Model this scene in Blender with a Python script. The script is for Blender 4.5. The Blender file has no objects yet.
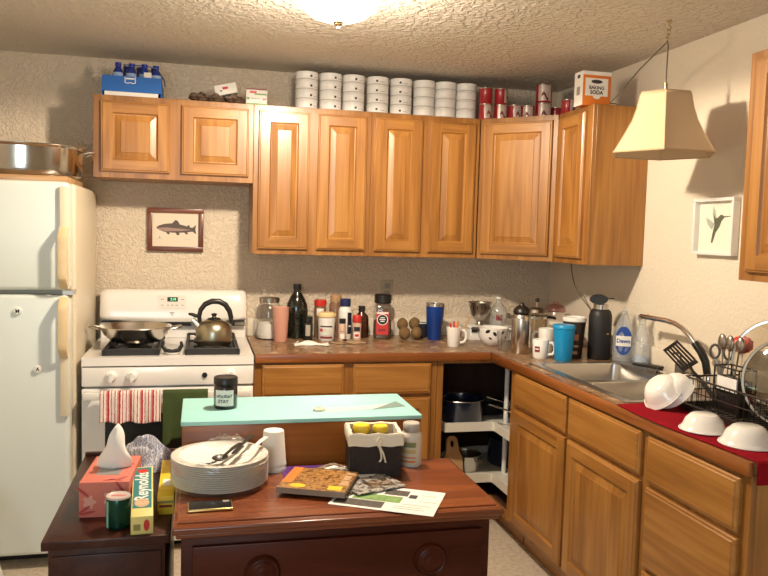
import bpy, bmesh, math, random
from mathutils import Matrix, Vector
random.seed(7)
PI = math.pi
S = bpy.context.scene
C = S.collection

# ---------------------------------------------------------------- camera
def make_camera():
    P, Y, R = math.radians(-4.135), math.radians(13.589), math.radians(1.579)
    f = Vector((math.sin(Y)*math.cos(P), math.cos(Y)*math.cos(P), math.sin(P)))
    r0 = Vector((math.cos(Y), -math.sin(Y), 0)); u0 = r0.cross(f)
    r = r0*math.cos(R) + u0*math.sin(R); u = -r0*math.sin(R) + u0*math.cos(R)
    M = Matrix((r, u, -f)).transposed().to_4x4()
    M.translation = Vector((-2.0899, -4.2786, 1.5108))
    cd = bpy.data.cameras.new('camera'); co = bpy.data.objects.new('camera', cd); C.objects.link(co)
    cd.sensor_fit = 'HORIZONTAL'; cd.sensor_width = 36; cd.lens = 36*763.08/768
    cd.clip_start = .05
    co.matrix_world = M; S.camera = co
make_camera()

# ---------------------------------------------------------------- world, light, exposure
W = bpy.data.worlds.new('world'); S.world = W; W.use_nodes = True
W.node_tree.nodes['Background'].inputs[0].default_value = (.62, .80, 1, 1)
W.node_tree.nodes['Background'].inputs[1].default_value = 1.0
S.view_settings.view_transform = 'Standard'; S.view_settings.look = 'None'
S.view_settings.gamma = 1; S.view_settings.use_curve_mapping = False
S.view_settings.exposure = -0.06
LAMP = Vector((-1.62, -1.53, 2.255))
def lamp(name, kind, loc, energy, color, **k):
    l = bpy.data.lights.new(name, kind); l.energy = energy; l.color = color
    for a, b in k.items(): setattr(l, a, b)
    o = bpy.data.objects.new(name, l); C.objects.link(o); o.location = loc; return o
lamp('ceiling_bulb', 'SPOT', LAMP, 178, (1, .83, .62), shadow_soft_size=.045, spot_size=math.radians(178), spot_blend=.12)
lamp('dome_glow', 'POINT', LAMP, 46, (1, .84, .64), shadow_soft_size=.09)
wl = lamp('window_daylight', 'AREA', (-2.85, -5.33, 1.55), 28, (.72, .90, 1), shape='RECTANGLE', size=1.0, size_y=1.1)
wl.rotation_euler = (math.radians(90), 0, 0)

# ---------------------------------------------------------------- helpers
class B:
    """collects shapes, then links them as ONE mesh object"""
    def __init__(s, org=(0, 0, 0)):
        s.v = []; s.f = []; s.m = []; s.mi = 0; s.M = None; s.o = Vector(org)
    def add(s, vs, fs):
        n = len(s.v)
        for p in vs:
            p = Vector(p)
            if s.M is not None: p = s.M @ p
            s.v.append(p - s.o)
        for q in fs: s.f.append([n+i for i in q]); s.m.append(s.mi)
        return s
    def mat(s, i): s.mi = i; return s
    def xf(s, M=None): s.M = M; return s
    def box(s, x0, x1, y0, y1, z0, z1):
        return s.add([(x0,y0,z0),(x1,y0,z0),(x1,y1,z0),(x0,y1,z0),(x0,y0,z1),(x1,y0,z1),(x1,y1,z1),(x0,y1,z1)],
                     [(3,2,1,0),(4,5,6,7),(0,1,5,4),(1,2,6,5),(2,3,7,6),(3,0,4,7)])
    def lathe(s, prof, c=(0,0,0), n=32, sx=1, sy=1):
        vs = []; fs = []; rows = []
        for r, z in prof:
            if r < 1e-6: rows.append([len(vs)]); vs.append((c[0], c[1], c[2]+z))
            else:
                rows.append(list(range(len(vs), len(vs)+n)))
                for i in range(n):
                    a = 2*PI*i/n; vs.append((c[0]+r*sx*math.cos(a), c[1]+r*sy*math.sin(a), c[2]+z))
        for A, D in zip(rows, rows[1:]):
            if len(A) == 1 and len(D) == 1: continue
            for i in range(n):
                j = (i+1) % n
                if len(A) == 1: fs.append((A[0], D[j], D[i]))
                elif len(D) == 1: fs.append((A[i], A[j], D[0]))
                else: fs.append((A[i], A[j], D[j], D[i]))
        return s.add(vs, fs)
    def tube(s, pts, r, n=8, closed=False, flat=1):
        P = [Vector(p) for p in pts]; k = len(P); vs = []; fs = []
        rs = r if isinstance(r, (list, tuple)) else [r]*k
        up = None
        for i in range(k):
            if closed: t = P[(i+1) % k] - P[i-1]
            else: t = P[min(i+1, k-1)] - P[max(i-1, 0)]
            t.normalize()
            if up is None:
                up = Vector((0,0,1)) if abs(t.z) < .9 else Vector((0,1,0))
            sd = t.cross(up).normalized(); up = sd.cross(t).normalized()
            for j in range(n):
                a = 2*PI*j/n; vs.append(P[i] + sd*(rs[i]*math.cos(a)) + up*(rs[i]*flat*math.sin(a)))
        for i in range(k if closed else k-1):
            i2 = (i+1) % k
            for j in range(n):
                j2 = (j+1) % n; fs.append((i*n+j, i*n+j2, i2*n+j2, i2*n+j))
        if not closed: fs.append(tuple(range(n))[::-1]); fs.append(tuple((k-1)*n+j for j in range(n)))
        return s.add(vs, fs)
    def prism(s, pts, z0, z1):
        n = len(pts)
        return s.add([(x,y,z0) for x,y in pts] + [(x,y,z1) for x,y in pts],
                     [tuple(range(n))[::-1], tuple(range(n, 2*n))] + [(i,(i+1)%n,n+(i+1)%n,n+i) for i in range(n)])
    def ell(s, c, rx, ry, rz, n=20, m=12):
        return s.lathe([(math.sin(PI*i/m)*1.0 if 0 < i < m else 0, -math.cos(PI*i/m)*rz) for i in range(m+1)], c, n, rx, ry)
    def surf(s, fn, nu, nv):
        vs = [fn(i/nu, j/nv) for j in range(nv+1) for i in range(nu+1)]
        return s.add(vs, [(j*(nu+1)+i, j*(nu+1)+i+1, (j+1)*(nu+1)+i+1, (j+1)*(nu+1)+i) for j in range(nv) for i in range(nu)])
    def text(s, body, size, fn, ax='CENTER', sp=1.0, bold=0):
        """flat lettering; fn maps (x, y) of the text plane to a 3-D point"""
        c = bpy.data.curves.new('t', 'FONT'); c.body = body; c.size = size; c.align_x = ax; c.align_y = 'CENTER'
        c.resolution_u = 3; c.space_character = sp; c.offset = bold
        o = bpy.data.objects.new('t', c); C.objects.link(o)
        bpy.context.view_layer.update()
        me = bpy.data.meshes.new_from_object(o.evaluated_get(bpy.context.evaluated_depsgraph_get()))
        s.add([fn(v.co.x, v.co.y) for v in me.vertices], [tuple(p.vertices) for p in me.polygons])
        bpy.data.objects.remove(o); bpy.data.curves.remove(c); bpy.data.meshes.remove(me)
        return s
    def build(s, name, mats, parent=None, at=(0,0,0), rz=0, bev=0, seg=2, ang=35, flat=False, solid=0):
        me = bpy.data.meshes.new(name); me.from_pydata([tuple(v) for v in s.v], [], s.f)
        if not isinstance(mats, (list, tuple)): mats = [mats]
        for m in mats: me.materials.append(m)
        me.polygons.foreach_set('material_index', s.m)
        bm = bmesh.new(); bm.from_mesh(me)
        bmesh.ops.recalc_face_normals(bm, faces=bm.faces)
        if bev:
            es = [e for e in bm.edges if len(e.link_faces) == 2 and e.calc_face_angle(0) > math.radians(30)]
            bmesh.ops.bevel(bm, geom=es, offset=bev, segments=seg, profile=.5, affect='EDGES', clamp_overlap=True)
        bm.to_mesh(me); bm.free()
        if not flat:
            me.polygons.foreach_set('use_smooth', [True]*len(me.polygons)); me.set_sharp_from_angle(angle=math.radians(ang))
        o = bpy.data.objects.new(name, me); C.objects.link(o); o.location = at; o.rotation_euler[2] = rz
        if solid:
            md = o.modifiers.new('thick', 'SOLIDIFY'); md.thickness = solid; md.offset = 0
        if parent: o.parent = parent
        return o

def tag(o, label, cat, group=None, kind=None):
    o['label'] = label; o['category'] = cat
    if group: o['group'] = group
    if kind: o['kind'] = kind
    return o
def thing(name, label, cat, loc=(0,0,0), rz=0, group=None):
    o = bpy.data.objects.new(name, None); C.objects.link(o); o.location = loc; o.rotation_euler[2] = rz
    o.empty_display_size = .05
    return tag(o, label, cat, group)
def struct(o): o['kind'] = 'structure'; return o
def dup(root, loc, rz=None, label=None, group=None):
    r = root.copy(); C.objects.link(r); r.location = loc
    if rz is not None: r.rotation_euler[2] = rz
    if label: r['label'] = label
    if group: r['group'] = group
    for ch in list(root.children):
        c = ch.copy(); C.objects.link(c); c.parent = r
        for g in list(ch.children):
            d = g.copy(); C.objects.link(d); d.parent = c
    return r
def face(x, y): return math.atan2(-2.09 - x, -(-4.28 - y))       # turn a thing's front (local -Y) towards the room
def wrap(r, z0=0, a0=0, e=.0006):                                    # text plane -> the front of a cylinder of radius r
    return lambda x, y: ((r+e)*math.sin(x/r+a0), -(r+e)*math.cos(x/r+a0), z0+y)
def label_patch(b, r, w, z0, z1, a0=0, e=.0004, n=14):
    return b.surf(lambda u, v: ((r+e)*math.sin((u-.5)*w/r+a0), -(r+e)*math.cos((u-.5)*w/r+a0), z0+(z1-z0)*v), n, 1)
def arc(c, r, a0, a1, n, ax='xz'):
    out = []
    for i in range(n+1):
        a = math.radians(a0+(a1-a0)*i/n); p, q = r*math.cos(a), r*math.sin(a)
        out.append((c[0]+p, c[1], c[2]+q) if ax == 'xz' else (c[0]+p, c[1]+q, c[2]) if ax == 'xy' else (c[0], c[1]+p, c[2]+q))
    return out

# ---------------------------------------------------------------- materials
def mat(name, col, rough=.5, metal=0, spec=.5, coat=0, bump=0, bscale=200, var=0, vscale=8, trans=0):
    m = bpy.data.materials.new(name); m.use_nodes = True; nt = m.node_tree; N = nt.nodes; L = nt.links
    p = N['Principled BSDF']; p.inputs['Base Color'].default_value = (*col, 1); p.inputs['Roughness'].default_value = rough
    p.inputs['Metallic'].default_value = metal; p.inputs['Specular IOR Level'].default_value = spec
    p.inputs['Coat Weight'].default_value = coat; p.inputs['Coat Roughness'].default_value = .12
    p.inputs['Transmission Weight'].default_value = trans
    tc = N.new('ShaderNodeTexCoord')
    if bump:
        n = N.new('ShaderNodeTexNoise'); n.inputs['Scale'].default_value = bscale; n.inputs['Detail'].default_value = 3
        b = N.new('ShaderNodeBump'); b.inputs['Strength'].default_value = bump; b.inputs['Distance'].default_value = .01
        L.new(tc.outputs['Object'], n.inputs['Vector']); L.new(n.outputs[0], b.inputs['Height']); L.new(b.outputs[0], p.inputs['Normal'])
    if var:
        n = N.new('ShaderNodeTexNoise'); n.inputs['Scale'].default_value = vscale; n.inputs['Detail'].default_value = 4
        mx = N.new('ShaderNodeMix'); mx.data_type = 'RGBA'
        mx.inputs['A'].default_value = (*[c*(1-var) for c in col], 1); mx.inputs['B'].default_value = (*[min(1, c*(1+var)) for c in col], 1)
        L.new(tc.outputs['Object'], n.inputs['Vector']); L.new(n.outputs[0], mx.inputs['Factor']); L.new(mx.outputs['Result'], p.inputs['Base Color'])
    return m
def ramp_nodes(N, stops):
    r = N.new('ShaderNodeValToRGB'); e = r.color_ramp.elements
    while len(e) > 1: e.remove(e[0])
    e[0].position = stops[0][0]; e[0].color = (*stops[0][1], 1)
    for p, c in stops[1:]:
        k = e.new(p); k.color = (*c, 1)
    return r
def wood(name, dark, mid, light, grain='z', rough=.38, coat=.25, fine=.62, scale=1.0, spec=.5):
    m = bpy.data.materials.new(name); m.use_nodes = True; nt = m.node_tree; N = nt.nodes; L = nt.links; p = N['Principled BSDF']
    p.inputs['Roughness'].default_value = rough; p.inputs['Coat Weight'].default_value = coat; p.inputs['Coat Roughness'].default_value = .2; p.inputs['Specular IOR Level'].default_value = spec
    tc = N.new('ShaderNodeTexCoord'); oi = N.new('ShaderNodeObjectInfo')
    ad = N.new('ShaderNodeVectorMath'); ad.operation = 'ADD'
    ml = N.new('ShaderNodeVectorMath'); ml.operation = 'SCALE'; ml.inputs['Scale'].default_value = 13
    cb = N.new('ShaderNodeCombineXYZ')
    for i in range(3): L.new(oi.outputs['Random'], cb.inputs[i])
    L.new(cb.outputs[0], ml.inputs[0]); L.new(tc.outputs['Object'], ad.inputs[0]); L.new(ml.outputs[0], ad.inputs[1])
    def mapped(a, b):
        mp = N.new('ShaderNodeMapping'); sc = [a, a, a]; sc['xyz'.index(grain)] = b
        mp.inputs['Scale'].default_value = [q*scale for q in sc]; L.new(ad.outputs[0], mp.inputs['Vector']); return mp
    w1 = N.new('ShaderNodeTexNoise'); w1.inputs['Scale'].default_value = 1; w1.inputs['Detail'].default_value = 2; w1.inputs['Distortion'].default_value = .4
    L.new(mapped(8, .8).outputs[0], w1.inputs['Vector'])
    mu = N.new('ShaderNodeMath'); mu.operation = 'MULTIPLY'; mu.inputs[1].default_value = 7
    fr = N.new('ShaderNodeMath'); fr.operation = 'PINGPONG'; fr.inputs[1].default_value = 1
    L.new(w1.outputs[0], mu.inputs[0]); L.new(mu.outputs[0], fr.inputs[0])
    w2 = N.new('ShaderNodeTexNoise'); w2.inputs['Scale'].default_value = 1; w2.inputs['Detail'].default_value = 3
    L.new(mapped(75, 2.6).outputs[0], w2.inputs['Vector'])
    mx = N.new('ShaderNodeMix'); mx.inputs['Factor'].default_value = fine
    L.new(fr.outputs[0], mx.inputs['A']); L.new(w2.outputs[0], mx.inputs['B'])
    r = ramp_nodes(N, [(.2, dark), (.5, mid), (.8, light)])
    L.new(mx.outputs['Result'], r.inputs[0]); L.new(r.outputs[0], p.inputs['Base Color'])
    b = N.new('ShaderNodeBump'); b.inputs['Strength'].default_value = .08; b.inputs['Distance'].default_value = .004
    L.new(w2.outputs[0], b.inputs['Height']); L.new(b.outputs[0], p.inputs['Normal'])
    return m
def plaster(name, col, bump, scale, var=.05):
    m = mat(name, col, .75, spec=.25, var=var, vscale=2.5); nt = m.node_tree; N = nt.nodes; L = nt.links; p = N['Principled BSDF']
    tc = N.new('ShaderNodeTexCoord')
    v = N.new('ShaderNodeTexNoise'); v.inputs['Scale'].default_value = scale; v.inputs['Detail'].default_value = 2.5; v.inputs['Distortion'].default_value = .8
    r = ramp_nodes(N, [(.42, (0,0,0)), (.6, (1,1,1))])
    b = N.new('ShaderNodeBump'); b.inputs['Strength'].default_value = bump; b.inputs['Distance'].default_value = .008
    L.new(tc.outputs['Object'], v.inputs['Vector']); L.new(v.outputs[0], r.inputs[0]); L.new(r.outputs[0], b.inputs['Height']); L.new(b.outputs[0], p.inputs['Normal'])
    return m
def speckle(name, stops, scale, rough, detail=5):
    m = bpy.data.materials.new(name); m.use_nodes = True; N = m.node_tree.nodes; L = m.node_tree.links; p = N['Principled BSDF']
    p.inputs['Roughness'].default_value = rough
    tc = N.new('ShaderNodeTexCoord'); n = N.new('ShaderNodeTexNoise'); n.inputs['Scale'].default_value = scale; n.inputs['Detail'].default_value = detail
    n.inputs['Roughness'].default_value = .7
    r = ramp_nodes(N, stops); L.new(tc.outputs['Object'], n.inputs['Vector']); L.new(n.outputs[0], r.inputs[0]); L.new(r.outputs[0], p.inputs['Base Color'])
    return m
def stripes(name, axis, freq, stops, rough=.9, noise=.15, nscale=60, axis2=None, freq2=0):
    m = bpy.data.materials.new(name); m.use_nodes = True; N = m.node_tree.nodes; L = m.node_tree.links; p = N['Principled BSDF']
    p.inputs['Roughness'].default_value = rough; p.inputs['Specular IOR Level'].default_value = .1
    tc = N.new('ShaderNodeTexCoord'); sx = N.new('ShaderNodeSeparateXYZ'); L.new(tc.outputs['Object'], sx.inputs[0])
    n = N.new('ShaderNodeTexNoise'); n.inputs['Scale'].default_value = nscale; L.new(tc.outputs['Object'], n.inputs['Vector'])
    def chain(ax, fq):
        mu = N.new('ShaderNodeMath'); mu.operation = 'MULTIPLY'; mu.inputs[1].default_value = fq; L.new(sx.outputs[ax], mu.inputs[0])
        nm = N.new('ShaderNodeMath'); nm.operation = 'MULTIPLY_ADD'; nm.inputs[1].default_value = noise; L.new(n.outputs[0], nm.inputs[0]); L.new(mu.outputs[0], nm.inputs[2])
        fr = N.new('ShaderNodeMath'); fr.operation = 'FRACT'; L.new(nm.outputs[0], fr.inputs[0]); return fr
    f = chain(axis, freq)
    if axis2 is not None:
        g = chain(axis2, freq2); mm = N.new('ShaderNodeMath'); mm.operation = 'MINIMUM'
        L.new(f.outputs[0], mm.inputs[0]); L.new(g.outputs[0], mm.inputs[1]); f = mm
    r = ramp_nodes(N, stops); r.color_ramp.interpolation = 'CONSTANT' if noise < .3 else 'LINEAR'
    L.new(f.outputs[0], r.inputs[0]); L.new(r.outputs[0], p.inputs['Base Color'])
    return m
def clear(name, tint=(1,1,1), gloss=.12, rough=.03, body=0, bcol=(1,1,1), bump=0, bscale=40):
    """thin clear glass or plastic: lets light straight through, with a fresnel sheen and an optional milky body"""
    m = bpy.data.materials.new(name); m.use_nodes = True; nt = m.node_tree; N = nt.nodes; L = nt.links
    N.remove(N['Principled BSDF']); out = N['Material Output']
    t = N.new('ShaderNodeBsdfTransparent'); t.inputs[0].default_value = (*tint, 1)
    g = N.new('ShaderNodeBsdfGlossy'); g.inputs['Roughness'].default_value = rough
    lw = N.new('ShaderNodeLayerWeight'); lw.inputs['Blend'].default_value = .35
    ma = N.new('ShaderNodeMath'); ma.operation = 'MULTIPLY_ADD'; ma.inputs[1].default_value = .55; ma.inputs[2].default_value = gloss*.5
    L.new(lw.outputs['Facing'], ma.inputs[0])
    mx = N.new('ShaderNodeMixShader'); L.new(ma.outputs[0], mx.inputs[0]); L.new(t.outputs[0], mx.inputs[1]); L.new(g.outputs[0], mx.inputs[2])
    last = mx
    if body:
        d = N.new('ShaderNodeBsdfDiffuse'); d.inputs[0].default_value = (*bcol, 1)
        m2 = N.new('ShaderNodeMixShader'); m2.inputs[0].default_value = body; L.new(mx.outputs[0], m2.inputs[1]); L.new(d.outputs[0], m2.inputs[2]); last = m2
    if bump:
        tc = N.new('ShaderNodeTexCoord'); n = N.new('ShaderNodeTexNoise'); n.inputs['Scale'].default_value = bscale
        b = N.new('ShaderNodeBump'); b.inputs['Strength'].default_value = bump; b.inputs['Distance'].default_value = .02
        L.new(tc.outputs['Object'], n.inputs['Vector']); L.new(n.outputs[0], b.inputs['Height'])
        L.new(b.outputs[0], g.inputs['Normal']); L.new(b.outputs[0], lw.inputs['Normal'])
    L.new(last.outputs[0], out.inputs[0]); return m
def glow(name, col, strength, through=0):
    m = bpy.data.materials.new(name); m.use_nodes = True; nt = m.node_tree; N = nt.nodes; L = nt.links
    N.remove(N['Principled BSDF']); e = N.new('ShaderNodeEmission'); e.inputs[0].default_value = (*col, 1); e.inputs[1].default_value = strength
    if through:
        t = N.new('ShaderNodeBsdfTransparent'); mx = N.new('ShaderNodeMixShader'); mx.inputs[0].default_value = 1-through
        L.new(t.outputs[0], mx.inputs[1]); L.new(e.outputs[0], mx.inputs[2]); e = mx
    L.new(e.outputs[0], N['Material Output'].inputs[0]); return m

OAK = ((.225,.090,.017), (.325,.138,.028), (.425,.200,.046))
M = dict(
 oak_v=wood('oak_upright_grain', *OAK), oak_h=wood('oak_level_grain', *OAK, grain='x'),
 oak_d=wood('oak_frame', (.20,.078,.015), (.285,.118,.024), (.38,.172,.040)),
 edge=wood('stained_oak_edging', (.17,.050,.010), (.26,.082,.018), (.34,.12,.03), grain='x', rough=.35),
 edge_y=wood('stained_oak_edging_side', (.17,.050,.010), (.26,.082,.018), (.34,.12,.03), grain='y', rough=.35),
 laminate=speckle('speckled_laminate', [(.36,(.03,.014,.007)),(.44,(.20,.10,.045)),(.49,(.40,.245,.13)),(.53,(.09,.04,.018)),(.60,(.52,.36,.22))], 20, .32),
 wall=plaster('cream_textured_wall', (.72,.61,.48), .7, 60), wall_s=plaster('smooth_cream_wall', (.74,.66,.54), .25, 60),
 ceil=plaster('knockdown_ceiling', (.69,.635,.55), .8, 34), floor=speckle('pale_vinyl', [(.3,(.40,.33,.25)),(.5,(.55,.47,.37)),(.7,(.66,.58,.48))], 45, .5),
 enamel=mat('white_enamel', (.83,.80,.76), .22, coat=.4), fridge=mat('off_white_fridge_cool_lit', (.69,.75,.725), .32, bump=.05, bscale=350),  # fridge doors: cool daylight tint is put into their white
 fridge_s=mat('yellowed_fridge_side', (.70,.62,.48), .4, bump=.05, bscale=350), ivory=mat('yellowed_plastic', (.72,.56,.33), .4, var=.15, vscale=12),
 black=mat('black_plastic', (.012,.011,.010), .35), iron=mat('black_cast_iron', (.015,.014,.013), .5), dark=mat('dark_recess', (.02,.014,.01), .8),
 steel=mat('brushed_steel', (.60,.57,.53), .24, 1), steel_d=mat('worn_steel', (.42,.38,.33), .3, 1, var=.2, vscale=14), chrome=mat('chrome', (.75,.74,.72), .1, 1),
 sink=mat('satin_steel', (.55,.53,.50), .30, 1, var=.08, vscale=6), white=mat('white_plastic', (.80,.79,.76), .35), ceramic=mat('white_ceramic', (.84,.82,.78), .15, coat=.5),
 paper=mat('white_paper', (.82,.80,.76), .7, spec=.2), foam=mat('white_foam', (.80,.76,.69), .65, spec=.2),
 cherry=wood('cherry_top', (.12,.026,.008), (.18,.043,.013), (.25,.068,.021), grain='x', rough=.25, coat=.3), cherry_shaded=wood('cherry_shaded_front', (.040,.006,.002), (.056,.009,.003), (.078,.014,.005), grain='x', rough=.35, coat=0, spec=.22),  # dresser front's shade is put into a darker copy of the cherry
 espresso=wood('espresso_veneer', (.032,.007,.003), (.046,.011,.006), (.062,.017,.009), grain='y', rough=.32, coat=.04, spec=.3), warmwood=wood('red_brown_board', (.20,.052,.005), (.26,.074,.008), (.33,.105,.013), grain='x', rough=.3, coat=.03, spec=.3),
 teal=mat('pale_teal_paint', (.31,.62,.60), .5), sand=mat('sand_paint', (.86,.68,.55), .6), slate=mat('slate_green_paint', (.16,.24,.22), .6),
 red=mat('bright_red', (.55,.03,.025), .35), blue=mat('blue_card', (.012,.13,.50), .5), glass=clear('clear_glass'), smoke=clear('smoky_lid_glass', (.80,.74,.64), .2),
 film=clear('clear_wrapping_film', (.98,.98,.98), .05, .08, .015, (.8,.85,.88), bump=.35, bscale=30), haze=clear('hazy_plastic', (.92,.93,.93), .15, .1, .22, (.75,.78,.78)),
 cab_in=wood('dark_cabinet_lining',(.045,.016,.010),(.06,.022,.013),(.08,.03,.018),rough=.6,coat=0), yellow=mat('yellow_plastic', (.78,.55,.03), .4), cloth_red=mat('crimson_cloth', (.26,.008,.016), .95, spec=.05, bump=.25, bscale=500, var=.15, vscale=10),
)
M.update(panel=mat('clock_panel_grey', (.74,.70,.64), .35), grey=mat('grey_print', (.32,.29,.26), .6), green_led=glow('green_digits', (.25,1,.4), 1.6),
 bronze=mat('warm_brushed_steel', (.42,.38,.28), .3, 1, var=.1, vscale=20), roaster=mat('bright_steel', (.40,.37,.33), .14, 1, var=.3, vscale=9),
 board=wood('maple_board', (.40,.22,.10), (.50,.30,.15), (.58,.37,.2), grain='x'),
 towel_red=stripes('red_white_towel', 0, 21, [(0,(.42,.035,.045)),(.16,(.78,.70,.64)),(.30,(.50,.10,.11)),(.38,(.76,.68,.62)),(.62,(.42,.05,.06)),(.70,(.78,.72,.66)),(.86,(.60,.25,.24))], noise=.12, nscale=90),
 towel_green=mat('dark_green_towel', (.060,.085,.032), .95, spec=.05, bump=.3, bscale=400, var=.2, vscale=12))
M.update(dome=glow('lit_dome_glass', (1,.86,.62), 5, .45), brass=mat('dull_brass', (.45,.32,.16), .35, 1), shade=mat('beige_lampshade_fabric', (.66,.50,.32), .9, spec=.1, bump=.2, bscale=600),
 shade_d=mat('beige_trim', (.50,.36,.21), .8), cordm=mat('cord_grey', (.11,.10,.08), .6), ivory_l=mat('beige_plate', (.52,.44,.33), .5), frame=wood('mahogany_frame', (.10,.025,.008), (.15,.04,.012), (.20,.06,.02), grain='x'),
 cream=mat('cream_print_paper', (.72,.62,.50), .7), fish=mat('fish_dark', (.10,.075,.065), .7, var=.35, vscale=60), fish_l=mat('fish_pink', (.34,.22,.19), .7), wash=mat('washed_paper', (.80,.76,.64), .6, var=.10, vscale=14),
 bird=mat('bird_green', (.10,.11,.07), .7, var=.4, vscale=60), bird_w=mat('bird_wing', (.38,.42,.36), .7, var=.3, vscale=50), flour=mat('flour', (.82,.79,.73), .95, spec=.05), pink=mat('salmon_plastic', (.70,.36,.27), .45),
 darkglass=mat('dark_bottle_glass', (.008,.010,.007), .12, coat=.5), label_d=mat('greyish_label', (.42,.37,.31), .6, var=.3, vscale=80), brownish=mat('brown_contents', (.22,.12,.07), .2, coat=.5, var=.2, vscale=30), butter=mat('butter_lid', (.78,.60,.30), .5),
 maroon=mat('maroon_print', (.20,.025,.03), .6), sage=mat('sage_label', (.62,.62,.54), .6, var=.15, vscale=90), tan=mat('tan', (.46,.28,.15), .6), navy=mat('navy_cap', (.015,.022,.10), .4), darknavy=mat('dark_navy', (.018,.020,.035), .4),
 peach=mat('peach_powder', (.62,.42,.32), .4, var=.2, vscale=60), syrup=mat('brown_syrup', (.045,.012,.006), .12, coat=.6), coffee=mat('coffee_grounds', (.10,.05,.03), .9, bump=.4, bscale=400), kiwi=mat('kiwi_skin', (.20,.115,.045), .85, bump=.4, bscale=500, var=.25, vscale=25),
 royal=mat('royal_blue_coat', (.006,.045,.26), .3), orange=mat('orange', (.70,.22,.03), .5), kraft=mat('kraft_paper', (.36,.24,.14), .85), pink_glass=clear('pinkish_glass', (.85,.6,.58), .2, .05, .12, (.4,.2,.2)), butter_p=mat('pale_lid', (.66,.62,.52), .5),
 sky=mat('bright_blue_plastic', (.004,.27,.58), .35), brown_cup=mat('dark_brown_cup', (.035,.022,.017), .5), copper=mat('copper_print', (.45,.15,.05), .5), matte=mat('matte_black', (.012,.012,.013), .5, bump=.06, bscale=900),
 soap=clear('clear_soap', (.93,.95,.97), .16, .05, .28, (.66,.70,.74)), labelblue=mat('label_blue', (.012,.06,.30), .5), blueliq=clear('blue_liquid', (.5,.66,.85), .1, .05, .25, (.2,.35,.55)), labelpale=mat('pale_print', (.42,.50,.60), .6, var=.3, vscale=90))
M.update(bluefilm=mat('bluish_film_edge', (.10,.14,.32), .25), bottleblue=mat('deep_blue_bottle', (.012,.035,.26), .15, coat=.6), navyblue=mat('cap_blue', (.010,.03,.30), .35), labelice=mat('ice_label', (.30,.42,.62), .5, var=.3, vscale=60),
 foil=speckle('dark_brown_foil', [(.36,(.02,.010,.007)),(.5,(.10,.06,.04)),(.57,(.34,.25,.18)),(.64,(.04,.02,.012))], 45, .3), darkred=mat('dark_red', (.20,.015,.02), .5), leafgreen=mat('leaf_green', (.12,.30,.06), .5), tinwhite=mat('white_tin_paper', (.80,.79,.77), .45, coat=.2),
 charcoal=mat('charcoal_print', (.03,.03,.035), .6), canred=mat('can_red', (.36,.012,.022), .3, coat=.3), canpale=mat('can_pale_panel', (.60,.50,.45), .35, .3, var=.35, vscale=70), orangebox=mat('orange_card', (.72,.19,.02), .5),
 susan=mat('white_shelf_plastic', (.70,.67,.60), .4), enamelblue=mat('navy_enamel', (.010,.016,.045), .2, coat=.6), gripgrey=mat('dark_grey_grip', (.10,.09,.08), .4), redsil=mat('red_silicone', (.68,.035,.03), .4))
M.update(tinband=mat('tin_grey_band', (.42,.41,.40), .5), trim_cream=mat('cream_trim', (.74,.66,.50), .4), shell=mat('grey_shell', (.50,.46,.38), .5, var=.3, vscale=80), black_gloss=mat('glossy_black', (.010,.008,.008), .12, coat=.5), gold=mat('gold_edge', (.62,.46,.18), .3, 1), wicker=speckle('dark_wicker', [(.35,(.006,.002,.002)),(.55,(.018,.007,.005)),(.7,(.035,.015,.010))], 130, .7),
 linen=mat('cream_linen', (.76,.68,.56), .95, spec=.1, bump=.15, bscale=500), offwhite=mat('off_white_bottle', (.70,.66,.58), .35), lidgrey=mat('grey_lid', (.45,.42,.38), .45), labelcream=mat('cream_label', (.70,.63,.48), .5), sagegreen=mat('olive_green_print', (.25,.28,.12), .6), labelyel=mat('label_yellow', (.62,.48,.20), .6),
 purple=mat('purple_card', (.075,.008,.15), .5), photo_d=mat('dark_photo_print', (.10,.09,.08), .4, var=.8, vscale=70), photo_g=mat('green_photo_print', (.22,.36,.12), .4, var=.6, vscale=60), photo_m=speckle('mixed_photo_print', [(.35,(.02,.018,.016)),(.48,(.12,.07,.04)),(.56,(.40,.32,.24)),(.64,(.03,.025,.02))], 38, .3),
 photo_c=speckle('black_white_photo_print', [(.38,(.015,.015,.015)),(.50,(.30,.27,.24)),(.55,(.65,.6,.54)),(.63,(.04,.03,.03))], 45, .3), photo_b=speckle('brown_gold_picture_cover', [(.35,(.05,.02,.008)),(.47,(.24,.10,.03)),(.55,(.55,.30,.09)),(.64,(.14,.055,.02))], 55, .3),
 pagegrey=mat('page_edges', (.36,.30,.24), .8), bookgrey=mat('grey_brown_spine', (.24,.185,.14), .5), coral=mat('coral_card', (.62,.175,.125), .6), coral_l=mat('pale_coral_print', (.72,.34,.26), .6), coral_d=mat('deep_red_print', (.42,.05,.05), .6), filmgrey=mat('grey_film', (.26,.25,.24), .25, coat=.4),
 tissue=mat('white_tissue', (.86,.84,.80), .9, spec=.1), greencan=mat('dark_green_can', (.008,.055,.035), .25, .6), palelid=mat('pale_can_lid', (.60,.50,.46), .35), pinkprint=mat('pink_print', (.55,.18,.18), .5), mint=mat('mint_strip', (.22,.52,.42), .35), paleyellow=mat('pale_yellow_card', (.72,.62,.22), .5),
 tealprint=mat('teal_print', (.02,.21,.22), .45), bread=mat('bread_print', (.60,.40,.24), .6, var=.3, vscale=60), olive=mat('olive_print', (.28,.24,.08), .6), yellowcard=mat('yellow_card', (.76,.52,.035), .5, var=.12, vscale=20), stoolw=mat('cream_stool_plastic', (.72,.70,.60), .4),
 bluecloth=stripes('blue_white_weave', 0, 60, [(0,(.10,.13,.27)),(.32,(.52,.52,.55)),(.62,(.14,.17,.33)),(.8,(.62,.60,.60))], noise=1.6, nscale=75))

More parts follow.
